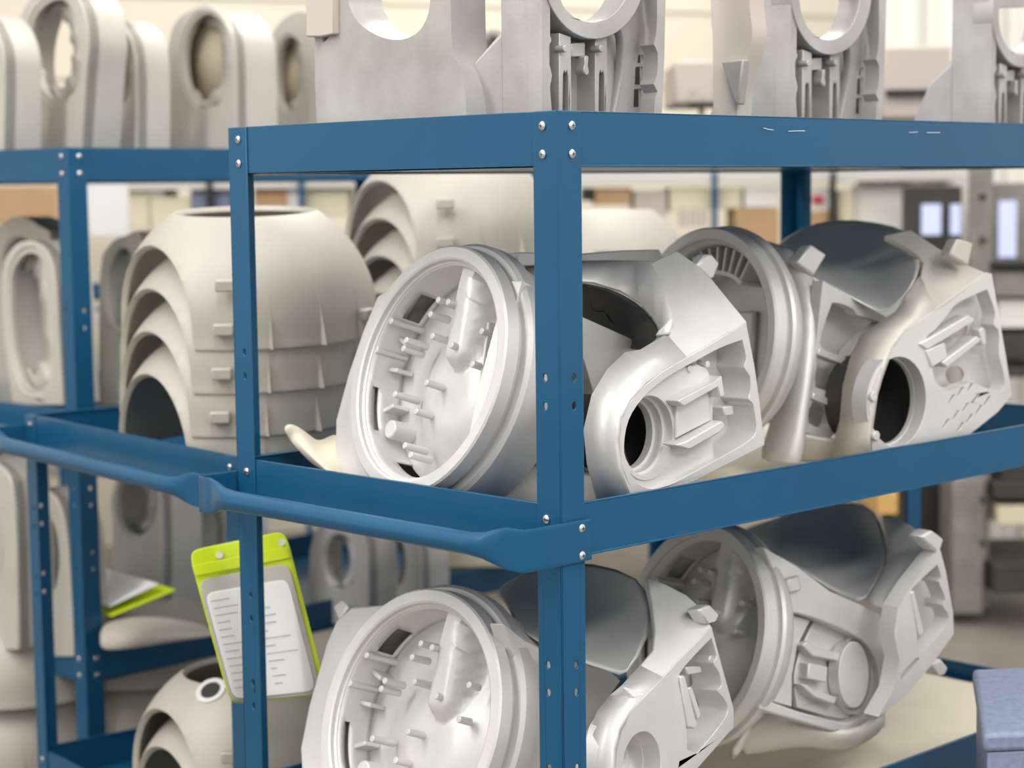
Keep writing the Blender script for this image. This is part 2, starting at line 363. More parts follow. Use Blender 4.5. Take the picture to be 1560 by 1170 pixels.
def circ_on(pl, cx, cy, r, off=0, n=32):                              # true circle on a plane as a list of hall points
    a, b = frame(pl); C = pl.at(cx, cy, off); return [C+(a*math.cos(t)+b*math.sin(t))*r for t in [2*math.pi*i/n for i in range(n)]]
def plate3(name, m, parent, pl, outer, holes, th, bevel=.0025): 
    b = MB(); slab(b, outer, holes, pl.n, th); return b.mk(name, m, parent, bevel=bevel)
def flank(name, root, pl, A, B, offs, m=None, bulge=.006, solid=.012):
    ra = [pl.at(x, y) for x, y in A]; rb = [W(x, y, dist(p)+o) for (x, y), p, o in zip(B, ra, offs)]
    o = strip(name, m or ALU, root, [ra, rb], solid=solid, sub=0); o.data.set_sharp_from_angle(angle=math.radians(33))
    md = o.modifiers.new('b', 'BEVEL'); md.width = .004; md.segments = 3; md.limit_method = 'ANGLE'; md.angle_limit = math.radians(25)
    return o

# --- front housing on the middle shelf
r1 = thing('cast_housing', (.2, .25, .78), 'grey cast housing behind the front post on the middle shelf, pinned round mouth', 'casting')
mouth(r1, Pl(647, 562, 3.0, -.957, -.29, .56), .205)
PL1 = Pl(987, 664, 2.88, .996, .085, .62)
F = [(1137, 492), (1110, 508), (1080, 526), (1045, 545), (1010, 566), (982, 588), (958, 615), (943, 645), (940, 672), (943, 710), (962, 757), (1010, 757), (1080, 722), (1165, 678), (1157, 610), (1150, 560)]
pocket = cr([(1131, 518, 1), (1100, 529), (1060, 550), (1015, 576), (980, 606), (958, 640), (951, 680), (956, 712), (972, 736), (995, 745), (1020, 738), (1085, 704), (1140, 672), (1152, 655), (1150, 630), (1147, 615), (1140, 608), (1143, 598), (1143, 575), (1134, 560), (1137, 545)], 3)
plate('pocket_frame', ALU, r1, PL1, F, [pocket], .055)
inner = [PL1.at(x, y, -.014) for x, y in cr([(1040, 560, 1), (985, 596), (956, 640), (948, 685), (960, 735), (995, 752), (1045, 735), (1088, 712, 1), (1085, 665), (1085, 600), (1075, 560)], 3)]
plate3('bearing_web', ALU, r1, PL1, inner, [circ_on(PL1, 987, 664, .060, -.014)], .02)
bore(r1, PL1, 987, 664, .061, -.012, .045, .009)
def cavity(root, pl, cx, cy, r, o, L):
    C = pl.at(cx, cy, o); a, b = frame(pl); N = 24; vs = [C+(a*math.cos(t)+b*math.sin(t))*q+pl.n*z for t in [2*math.pi*i/N for i in range(N)] for q, z in ((r, 0), (r, -L))]
    mk('inner_bore', vs, [(2*i, 2*((i+1) % N), 2*((i+1) % N)+1, 2*i+1) for i in range(N)]+[tuple(2*i+1 for i in range(N))], SHADE, root, smooth=40)
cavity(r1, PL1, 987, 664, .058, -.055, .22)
plate('pocket_floor', ALU, r1, PL1, [(1138, 505), (1040, 540), (1030, 600), (1040, 740), (1158, 672)], (), .006, -.055)
plate('bracket_pad', ALU, r1, PL1, [(1032, 610), (1080, 598), (1085, 640), (1030, 668)], (), .03, -.006)
plate('slide_rail', ALU, r1, PL1, [(1033, 611), (1090, 581), (1100, 572), (1105, 605), (1098, 606), (1094, 590), (1042, 620)], (), .03, .012)
plate('slide_rail', ALU, r1, PL1, [(1030, 678), (1046, 672), (1100, 641), (1106, 648), (1096, 660), (1058, 682), (1048, 685)], (), .03, .012)
plate('upper_pad', ALU, r1, PL1, [(1033, 567), (1062, 554), (1072, 560), (1078, 575), (1046, 592), (1038, 582)], (), .03, -.016)
for px, py in ((1052, 562), (1079, 555)): peg(r1, PL1, px, py, .02, .006, -.03)
plate('stop_block', ALU, r1, PL1, [(1102, 620), (1117, 618), (1119, 632), (1104, 634)], (), .03, -.022)
for px, py in ((1136, 556), (1145, 612)): peg(r1, PL1, px, py, .04, .0085, -.045, 'boss')
TP1 = plane3(PL1.at(1139, 491), PL1.at(1010, 565), W(1032, 382, 3.13))
plate('arm_top', ALU, r1, TP1, [(1139, 491), (1115, 462), (1085, 425), (1055, 398), (1032, 382), (990, 402), (1004, 426), (1015, 455), (1022, 480), (1024, 498), (1019, 507), (1000, 518), (976, 533), (990, 549), (1010, 565), (1046, 544), (1082, 524), (1112, 506)], (), .014)
def flank2(name, root, pl, A, B, tp, step, m=None):
    ra = [pl.at(x, y) for x, y in A]; d0 = dist(tp.at(*B[0])); rb = [tp.at(*B[0]), tp.at(*B[1])]+[W(x, y, max(dist(p)+step, dist(tp.at(*B[1]))-.02*i)) for i, ((x, y), p) in enumerate(zip(B, ra)) if i > 1]
    for q in (ra, rb):
        for i in (0, 1): q[i] = q[i]-tp.n*.0052
    o = strip(name, m or ALU, root, [ra, rb], solid=.012, sub=0); o.data.set_sharp_from_angle(angle=math.radians(33)); return o
flank2('arm_flank', r1, PL1, [(1046, 544), (1010, 565), (984, 585), (960, 611), (945, 638), (940, 670), (944, 710), (962, 758)], [(1015, 509), (976, 533), (951, 541), (926, 566), (904, 604), (893, 655), (898, 705), (916, 772)], TP1, .045)
lug('lifting_lug', r1, [(1062, 404), (1075, 388), (1086, 388), (1097, 401), (1088, 424), (1080, 425)], PL1, -.10, .02)
PC1 = axis_plane(PL1.p-PL1.n*.17, PL1.n)
plate('side_cheek', ALU, r1, PC1, [(796, 428), (806, 432), (850, 462), (890, 484), (986, 527), (950, 565), (930, 620), (925, 725), (812, 697), (736, 668), (748, 600), (775, 500)],
      [cr([(776, 513), (795, 507), (840, 522), (890, 548, 1), (905, 600, 1), (900, 700, 1), (812, 690), (748, 666), (752, 625), (768, 560)], 3)], .03)
plate('window_back', ALU, r1, PC1, [(745, 490), (930, 540), (930, 730), (720, 680)], (), .005, -.065)
for px, py, L in ((772, 650, .035), (808, 548, .04)): peg(r1, PC1, px, py, L, .0065, -.065)
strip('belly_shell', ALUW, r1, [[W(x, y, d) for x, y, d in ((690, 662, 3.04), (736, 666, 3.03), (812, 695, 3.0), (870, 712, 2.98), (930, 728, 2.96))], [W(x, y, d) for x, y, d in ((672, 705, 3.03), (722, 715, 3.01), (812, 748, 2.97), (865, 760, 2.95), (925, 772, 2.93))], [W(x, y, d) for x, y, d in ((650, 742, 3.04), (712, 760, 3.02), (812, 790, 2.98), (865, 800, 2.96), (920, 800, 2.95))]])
# saddle between the two cheeks
top = [(800, 404, 3.10), (860, 402, 3.12), (930, 402, 3.14), (968, 402, 3.13), (990, 403, 3.07), (1012, 445, 3.03), (1023, 485, 2.99), (1020, 508, 2.96)]
opn = [(800, 428, 3.04), (860, 427, 3.06), (905, 430, 3.07), (945, 443, 3.07), (975, 462, 3.05), (996, 485, 3.01), (1006, 503, 2.98), (1000, 512, 2.96)]
strip('saddle_wall', ALU, r1, [[W(x+7, y-3, d+.06) for x, y, d in top], [W(*p) for p in top], [W(*p) for p in opn]], solid=.005, sub=0)
bk = [(800, 470, 3.34), (860, 480, 3.34), (890, 500, 3.32), (915, 515, 3.28), (935, 525, 3.22), (955, 530, 3.15), (968, 534, 3.06), (978, 532, 2.97)]
strip('saddle_bowl', SHADE, r1, [[W(*p) for p in opn], [(W(*p)+W(*q))/2-V((0, 0, .012)) for p, q in zip(opn, bk)], [W(*p) for p in bk]], solid=.004)
PR = Pl(930, 395, 3.24, .9, -.1, .6)
plate('far_rim', ALU, r1, PR, [(790, 384), (890, 386), (950, 381), (1005, 380), (1012, 396), (990, 403), (790, 405)], (), .03, 0, .005)
from mathutils.bvhtree import BVHTree
def stroke(root, pts, r=.0014, m=INK, name='marker_writing'):
    b = MB()
    for p, q in zip(pts[:-1], pts[1:]): b.cyl(p, q, r, 5)
    return b.mk(name, m, root)
wr = [[(899, 456), (901, 468), (907, 474), (921, 475)], [(916, 462), (924, 480), (934, 493)], [(940, 466), (952, 465), (961, 471), (960, 479), (951, 483), (944, 478), (942, 468), (949, 463)], [(966, 468), (976, 470), (974, 476), (985, 482), (992, 484)], [(970, 476), (984, 488), (978, 490)]]

bo = [o for o in r1.children if o.name.startswith('saddle_bowl')][0]; bl = wloc(bo)
tree = BVHTree.FromPolygons([v.co+bl for v in bo.data.vertices], [tuple(p.vertices) for p in bo.data.polygons])
for k, w_ in enumerate(wr):
    q = []
    for x, y in w_:
        d_ = (W(x, y, 1)-CP).normalized(); hit = tree.ray_cast(CP, d_)
        if hit[0] is not None: q.append(hit[0]-d_*.006)
    if len(q) > 1: stroke(r1, q)

# --- rear housing on the middle shelf
r2 = thing('cast_housing', (.85, .3, .78), 'grey cast housing furthest right on the middle shelf, slotted arm', 'casting')
mouth(r2, Pl(1066, 512, 3.42, -.99, -.12, .66), .199, True, slim=True)
PL2 = Pl(1360, 620, 3.33, .99, .07, .62)
TP2 = plane3(PL2.at(1502, 415), PL2.at(1405, 485), W(1347, 358, 3.55))
plate('arm_top', ALUW, r2, TP2, [(1502, 415), (1478, 405), (1430, 378), (1388, 350), (1347, 358), (1372, 370), (1396, 386), (1406, 400), (1403, 418), (1391, 433), (1405, 485), (1440, 462), (1470, 440)], (), .014)
A = [(1502, 415), (1470, 440), (1440, 462), (1405, 485), (1380, 503), (1358, 530), (1343, 570), (1334, 600), (1328, 640), (1325, 665), (1325, 700)]
flank2('arm_flank', r2, PL2, [(1425, 471)]+A[3:], [(1402, 420), (1391, 433), (1366, 478), (1312, 515), (1297, 550), (1287, 590), (1283, 640), (1275, 670), (1272, 705)], TP2, .06, ALUW)
slots2 = []
for i, (sx, sy) in enumerate(((1448, 608), (1462, 596), (1478, 588), (1440, 645), (1455, 632), (1470, 620), (1486, 606), (1462, 650), (1476, 637), (1490, 624), (1503, 610))):
    slots2.append([(sx-5, sy+7), (sx+3, sy-6), (sx+7, sy-7), (sx-1, sy+6)])
hole2 = circ_on(PL2, 1368, 612, .078)
pock2 = [PL2.at(x, y) for x, y in cr([(1504, 441, 1), (1478, 452), (1455, 465), (1442, 482), (1425, 502), (1410, 518), (1418, 550), (1428, 585), (1452, 592), (1478, 584), (1500, 590), (1522, 596), (1531, 585), (1527, 560), (1522, 540), (1522, 505), (1514, 495), (1516, 475)], 3)]
fr2 = [PL2.at(x, y) for x, y in A+[(1345, 706), (1400, 700), (1470, 668), (1520, 628), (1542, 602), (1533, 545), (1520, 470), (1511, 417)]]
plate3('pocket_frame', ALU, r2, PL2, fr2, [hole2, pock2]+[[PL2.at(x, y) for x, y in s_] for s_ in slots2], .03, .002)
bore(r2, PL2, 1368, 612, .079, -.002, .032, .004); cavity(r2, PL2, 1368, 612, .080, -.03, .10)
plate('pocket_floor', ALU, r2, PL2, [(1510, 430), (1440, 462), (1400, 520), (1425, 600), (1535, 610)], [ell(1462, 500, 13, 18), ell(1455, 572, 14, 14)], .006, -.045)
for q in ([(1401, 524), (1476, 480), (1487, 487), (1412, 533)], [(1435, 552), (1489, 512), (1496, 517), (1442, 560)], [(1411, 534), (1440, 522), (1444, 545), (1420, 560)]): plate('slide_rail', ALU, r2, PL2, q, (), .03, .004)
plate('stop_block', ALU, r2, PL2, [(1492, 502), (1499, 499), (1504, 524), (1497, 527)], (), .02, -.012)
for px, py in ((1332, 604), (1336, 664)): peg(r2, PL2, px, py, .03, .0095, -.024, 'boss')
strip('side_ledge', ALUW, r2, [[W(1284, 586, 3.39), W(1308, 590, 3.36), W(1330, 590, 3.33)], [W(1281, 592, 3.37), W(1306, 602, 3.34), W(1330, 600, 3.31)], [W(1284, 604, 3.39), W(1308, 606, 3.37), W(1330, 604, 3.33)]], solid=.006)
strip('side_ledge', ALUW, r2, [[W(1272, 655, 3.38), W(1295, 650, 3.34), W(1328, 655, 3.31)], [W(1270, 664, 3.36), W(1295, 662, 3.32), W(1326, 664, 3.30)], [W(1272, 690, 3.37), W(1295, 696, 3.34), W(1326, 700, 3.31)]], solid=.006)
lug('lifting_lug', r2, [(1214, 400), (1236, 372), (1260, 388), (1240, 421)], Pl(1237, 396, 3.42, .8, 0, .8), 0, .03)
lug('lifting_lug', r2, [(1446, 388), (1458, 363), (1483, 370), (1476, 406)], Pl(1464, 385, 3.45, .8, 0, .8), 0, .03, ALUW)
PC2 = Pl(1270, 560, 3.42, .99, .07, .66)
plate('side_cheek', ALU, r2, PC2, [(1254, 428), (1352, 484), (1325, 512), (1305, 560), (1292, 640), (1264, 668), (1224, 658), (1240, 560), (1248, 480)],
      [cr([(1268, 461, 1), (1282, 463), (1300, 471), (1306, 480), (1322, 484), (1345, 492, 1), (1318, 510), (1298, 532), (1288, 546), (1262, 536), (1250, 526), (1254, 500)], 3), cr([(1247, 540), (1284, 553), (1282, 580), (1277, 596), (1242, 590), (1244, 560)], 2), cr([(1238, 612), (1270, 622), (1268, 640), (1260, 652), (1232, 645)], 2)], .025, bevel=.002)
plate('window_back', ALU, r2, PC2, [(1240, 430), (1350, 480), (1300, 660), (1215, 650)], (), .005, -.06)
for y0 in (530, 598):
    plate('cross_bar', ALU, r2, PC2, [(1248-(y0-530)*.12, y0), (1290-(y0-530)*.12, y0+16), (1287-(y0-530)*.12, y0+26), (1246-(y0-530)*.12, y0+10)], (), .03, .006)
strip('neck_shell', ALU, r2, [[W(x, y, d) for x, y, d in ((1125, 350, 3.58), (1160, 395, 3.54), (1180, 460, 3.50), (1190, 535, 3.47), (1184, 600, 3.45), (1165, 668, 3.44), (1150, 705, 3.44))],
      [W(x, y, d) for x, y, d in ((1185, 372, 3.47), (1215, 410, 3.42), (1232, 470, 3.38), (1232, 540, 3.36), (1222, 610, 3.35), (1205, 675, 3.35), (1190, 705, 3.35))],
      [W(x, y, d) for x, y, d in ((1205, 375, 3.47), (1248, 424, 3.43), (1252, 480, 3.42), (1243, 560, 3.40), (1228, 650, 3.38), (1226, 690, 3.37), (1222, 712, 3.37))]])
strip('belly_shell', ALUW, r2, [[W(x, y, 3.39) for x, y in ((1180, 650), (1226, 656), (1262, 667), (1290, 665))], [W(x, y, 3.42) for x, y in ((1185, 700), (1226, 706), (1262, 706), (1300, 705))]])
strip('saddle', ALU, r2, [[W(x, y, d) for x, y, d in ((1165, 385, 3.75), (1215, 344, 3.85), (1275, 330, 3.88), (1335, 336, 3.85), (1388, 350, 3.70))],
      [W(x, y, d) for x, y, d in ((1190, 392, 3.65), (1240, 380, 3.74), (1290, 380, 3.78), (1345, 385, 3.72), (1400, 378, 3.55))],
      [W(x, y, d) for x, y, d in ((1215, 405, 3.55), (1262, 425, 3.60), (1305, 440, 3.62), (1355, 440, 3.56), (1407, 405, 3.46))],
      [W(x, y, d) for x, y, d in ((1246, 426, 3.44), (1290, 450, 3.43), (1330, 473, 3.43), (1354, 486, 3.42), (1391, 434, 3.41))]], solid=.006)

# --- front housing on the bottom shelf
r3 = thing('cast_housing', (.2, .3, .23), 'grey cast housing low at the front on the bottom shelf, pinned mouth', 'casting')
PD3 = Pl(620, 1094, 3.03, -.975, -.22, .66)
mouth(r3, PD3, .213)
def side_flange(root, pl, r, a0, a1, outer, off, th):
    a, b = frame(pl); C = pl.p+pl.n*off
    arc = [C+(a*math.cos(math.radians(t))+b*math.sin(math.radians(t)))*r for t in [a0+(a1-a0)*i/16 for i in range(17)]]
    q = MB(); slab(q, arc+[pl.at(x, y, off) for x, y in outer], [], pl.n, th); q.mk('mounting_flange', ALU, root, bevel=.004)
side_flange(r3, PD3, .200, 112, 250, [(500, 1250), (462, 1230), (457, 1140), (470, 1075), (497, 980), (512, 945), (535, 925)], -.03, .03)
side_flange(r1, Pl(647, 562, 3.0, -.957, -.29, .56), .192, 120, 246, [(560, 755), (520, 745), (510, 705), (511, 640), (530, 570), (552, 505), (575, 450)], -.03, .03)
PL3 = Pl(975, 1150, 2.88, .99, .10, .55)
A = [(1084, 954), (1060, 980), (1035, 1005), (1010, 1032), (985, 1058), (960, 1085), (944, 1110), (936, 1140), (933, 1175), (940, 1215)]
Bq = [(1066, 924), (1046, 906), (1015, 890), (984, 878), (993, 920), (997, 990), (948, 1045), (918, 1068), (900, 1110), (893, 1175)]
fr = [PL3.at(x, y) for x, y in A+[(1000, 1235), (1050, 1185), (1118, 1108), (1118, 1080), (1100, 1015)]]
pk = [PL3.at(x, y) for x, y in cr([(1084, 972, 1), (1092, 1000), (1087, 1010), (1096, 1025), (1099, 1045), (1093, 1052), (1104, 1066), (1109, 1082), (1098, 1104), (1062, 1148, 1), (1047, 1142, 1), (1046, 1110), (1038, 1060), (1034, 1032), (1048, 1010)], 3)]
plate3('pocket_frame', ALU, r3, PL3, fr, [circ_on(PL3, 978, 1168, .052), pk], .055)
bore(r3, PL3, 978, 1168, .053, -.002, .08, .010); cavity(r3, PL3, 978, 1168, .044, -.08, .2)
plate('pocket_floor', ALU, r3, PL3, [(1086, 962), (1030, 1015), (1030, 1172), (1068, 1165), (1116, 1090)], (), .005, -.06)
plate('slide_rail', ALU, r3, PL3, [(1036, 1030), (1043, 1029), (1062, 1104), (1057, 1111), (1050, 1108)], (), .03, .004)
plate('slide_rail', ALU, r3, PL3, [(1048, 1048), (1054, 1046), (1068, 1088), (1064, 1098)], (), .02, -.018)
plate('stop_block', ALU, r3, PL3, [(1045, 1016), (1068, 1015), (1070, 1024), (1047, 1028)], (), .02, -.02)
for px, py in ((1084, 1005), (1094, 1050)): peg(r3, PL3, px, py, .035, .0085, -.045, 'boss')
TP3 = plane3(PL3.at(1084, 954), PL3.at(985, 1058), W(984, 878, 3.10))
plate('arm_top', ALU, r3, TP3, [(1084, 954), (1066, 924), (1046, 906), (1015, 890), (984, 878), (993, 920), (997, 960), (994, 990), (948, 1045), (966, 1062), (985, 1058), (1010, 1032), (1035, 1005), (1060, 980)], (), .014)
flank2('arm_flank', r3, PL3, [(1010, 1032), (985, 1058), (960, 1085), (944, 1110), (936, 1140), (933, 1175), (940, 1215)], [(975, 1014), (948, 1045), (930, 1064), (912, 1088), (901, 1118), (895, 1150), (893, 1200)], TP3, .045)
lug('lifting_lug', r3, [(1064, 929), (1082, 921), (1097, 937), (1092, 947), (1077, 951)], PL3, .0, .025)
PC3 = Pl(850, 1080, 3.03, .99, .10, .60)
plate('side_cheek', ALU, r3, PC3, [(768, 950), (800, 975), (850, 1000), (930, 1022), (946, 1037), (930, 1060), (915, 1085), (905, 1130), (900, 1230), (770, 1230), (776, 1100), (790, 1020)],
      [cr([(797, 1048), (812, 1044), (850, 1050, 1), (850, 1085, 1), (800, 1086), (791, 1078)], 3)], .03)
plate('window_back', ALU, r3, PC3, [(785, 1030), (870, 1040), (870, 1100), (780, 1100)], (), .005, -.05)
peg(r3, PC3, 806, 1076, .035, .007, -.05)
strip('saddle', ALU, r3, [[W(x, y, d) for x, y, d in ((745, 905, 3.32), (790, 872, 3.36), (840, 858, 3.38), (900, 852, 3.38), (984, 878, 3.12))],
      [W(x, y, d) for x, y, d in ((765, 915, 3.24), (800, 900, 3.28), (850, 905, 3.3), (915, 915, 3.25), (994, 925, 3.08))],
      [W(x, y, d) for x, y, d in ((775, 930, 3.16), (815, 940, 3.2), (865, 955, 3.2), (930, 965, 3.15), (997, 965, 3.04))],
      [W(x, y, d) for x, y, d in ((785, 955, 3.02), (825, 985, 3.02), (880, 1012, 3.0), (935, 1025, 2.98), (950, 1042, 2.97))]], solid=.006)
lug('lifting_lug', r3, [(506, 924), (520, 913), (531, 924), (516, 948)], PD3, -.04, .03)

# --- rear housing on the bottom shelf
r4 = thing('cast_housing', (.85, .3, .23), 'grey cast housing at the right of the bottom shelf, pocket with round hub', 'casting')
mouth(r4, Pl(1054, 962, 3.43, -.98, -.16, .64), .199, slim=True)
PC4 = Pl(1290, 1030, 3.40, .93, .05, .76)
che = [(1196, 905), (1170, 850), (1162, 832), (1215, 862), (1264, 900), (1314, 922), (1340, 935), (1362, 965), (1370, 1005), (1362, 1050), (1335, 1090), (1300, 1110), (1270, 1114), (1156, 1080), (1175, 1000)]
hol = cr([(1202, 932, 1), (1235, 940), (1290, 962), (1320, 982), (1336, 1010), (1340, 1045), (1328, 1078), (1305, 1096), (1280, 1100), (1220, 1085), (1166, 1066, 1), (1180, 1010)], 3)
plate('side_cheek', ALU, r4, PC4, che, [hol], .03)
plate('pocket_floor', ALU, r4, PC4, [(1195, 925), (1350, 970), (1350, 1110), (1155, 1075)], (), .005, -.07)
plate('inner_panel', ALU, r4, PC4, [(1205, 937), (1234, 945), (1214, 985), (1206, 1030), (1206, 1076), (1170, 1066), (1184, 1000)], [ell(1201, 952, 4, 6), ell(1177, 1052, 4, 6)], .012, -.02)
plate('hub_web', ALU, r4, PC4, cr([(1240, 947, 1), (1300, 968), (1330, 1000), (1335, 1045), (1315, 1085), (1280, 1095), (1215, 1078, 1), (1210, 1030), (1222, 985)], 3), [cr([(1262, 998, 1), (1275, 994), (1278, 1010), (1277, 1060), (1268, 1045), (1260, 1020)], 2)], .012, -.03)
plate('hub_disc', ALU, r4, PC4, ell(1301, 1028, 23, 51, 30), (), .03, .004, .004, seg=3)
plate('hub_recess', ALU, r4, PC4, ell(1303, 1029, 30, 60, 30), [ell(1301, 1028, 26, 54, 30)], .02, -.018)
for q in ([(1222, 982), (1232, 976), (1242, 986), (1284, 996), (1282, 1008), (1238, 1000)], [(1220, 1042), (1232, 1044), (1240, 1052), (1276, 1062), (1272, 1074), (1240, 1062)], [(1232, 1010), (1262, 1016), (1260, 1040), (1230, 1034)]): plate('slide_rail', ALU, r4, PC4, q, (), .03, -.004)
PB4 = Pl(1420, 930, 3.42, .95, .20, .48)
A = [(1432, 836), (1412, 862), (1390, 890), (1368, 925), (1362, 965), (1370, 1005), (1362, 1050), (1338, 1092)]
plate('arm_frame', ALU, r4, PB4, A+[(1380, 1060), (1420, 1012), (1453, 966), (1452, 935), (1441, 870)],
      [cr([(1428, 860, 1), (1434, 880), (1430, 886), (1438, 905), (1440, 915), (1436, 922), (1444, 935), (1444, 948), (1425, 975), (1404, 994), (1397, 985, 1), (1396, 950), (1388, 905), (1396, 890)], 3), cr([(1372, 1030), (1395, 1003), (1400, 1006), (1378, 1035)], 2)], .03)
plate('pocket_floor', ALU, r4, PB4, [(1432, 850), (1380, 890), (1385, 1000), (1420, 1000), (1450, 950)], (), .005, -.06)
plate('slide_rail', ALU, r4, PB4, [(1388, 902), (1393, 900), (1408, 962), (1404, 969), (1399, 966)], (), .03, .002)
for px, py in ((1430, 882), (1435, 922)): peg(r4, PB4, px, py, .035, .0085, -.045, 'boss')
arow = [W(1354, 862, 3.50), W(1330, 890, 3.46), W(1316, 920, 3.42), W(1338, 940, 3.40), W(1362, 965, 3.40)]
strip('arm_shell', ALU, r4, [[W(1335, 774, 3.66), W(1350, 815, 3.6), W(1354, 862, 3.5), W(1330, 890, 3.46), W(1316, 920, 3.41)],
      [W(1372, 790, 3.58), W(1385, 822, 3.52), W(1385, 862, 3.45), W(1360, 890, 3.42), W(1342, 932, 3.39)],
      [W(1425, 824, 3.48), W(1432, 836, 3.42), W(1412, 862, 3.42), W(1388, 892, 3.41), W(1366, 940, 3.40)]])
lug('lifting_lug', r4, [(1404, 818), (1420, 808), (1438, 822), (1434, 836), (1428, 842)], PB4, .0, .03)
lug('lifting_lug', r4, [(1418, 1012), (1434, 1004), (1445, 1018), (1440, 1028), (1428, 1030)], PB4, -.02, .03)
lug('lifting_lug', r4, [(1199, 882), (1218, 876), (1222, 900), (1204, 904)], PC4, .012, .012)
strip('neck_shell', ALU, r4, [[W(x, y, d) for x, y, d in ((1100, 800, 3.6), (1140, 830, 3.5), (1170, 880, 3.44), (1183, 950, 3.40), (1178, 1020, 3.38), (1150, 1090, 3.37), (1105, 1150, 3.37))],
      [W(x, y, d) for x, y, d in ((1125, 805, 3.6), (1155, 832, 3.48), (1185, 880, 3.42), (1196, 945, 3.38), (1186, 1010, 3.37), (1165, 1075, 3.36), (1112, 1160, 3.36))],
      [W(x, y, d) for x, y, d in ((1140, 808, 3.62), (1165, 833, 3.5), (1196, 904, 3.43), (1190, 950, 3.42), (1175, 1010, 3.41), (1158, 1080, 3.39), (1120, 1166, 3.37))]])
strip('belly_shell', ALUW, r4, [[W(x, y, 3.385) for x, y in ((1152, 1078), (1200, 1093), (1270, 1113), (1312, 1106), (1345, 1080))], [W(x, y, 3.38) for x, y in ((1128, 1120), (1180, 1115), (1270, 1130), (1310, 1128), (1350, 1098))], [W(x, y, 3.40) for x, y in ((1112, 1166), (1215, 1132), (1265, 1146), (1300, 1146), (1350, 1108))]])
strip('saddle', ALU, r4, [[W(x, y, d) for x, y, d in ((1110, 812, 4.0), (1180, 788, 4.05), (1250, 768, 4.05), (1300, 760, 4.0), (1336, 775, 3.75))],
      [W(x, y, d) for x, y, d in ((1130, 822, 3.85), (1195, 815, 3.9), (1265, 805, 3.9), (1315, 805, 3.85), (1350, 820, 3.62))],
      [W(x, y, d) for x, y, d in ((1145, 828, 3.72), (1205, 835, 3.76), (1270, 850, 3.75), (1320, 852, 3.68), (1354, 862, 3.54))],
      [W(x, y, d) for x, y, d in ((1163, 834, 3.52), (1215, 864, 3.48), (1264, 902, 3.46), (1300, 918, 3.45), (1314, 923, 3.44))]], solid=.006)

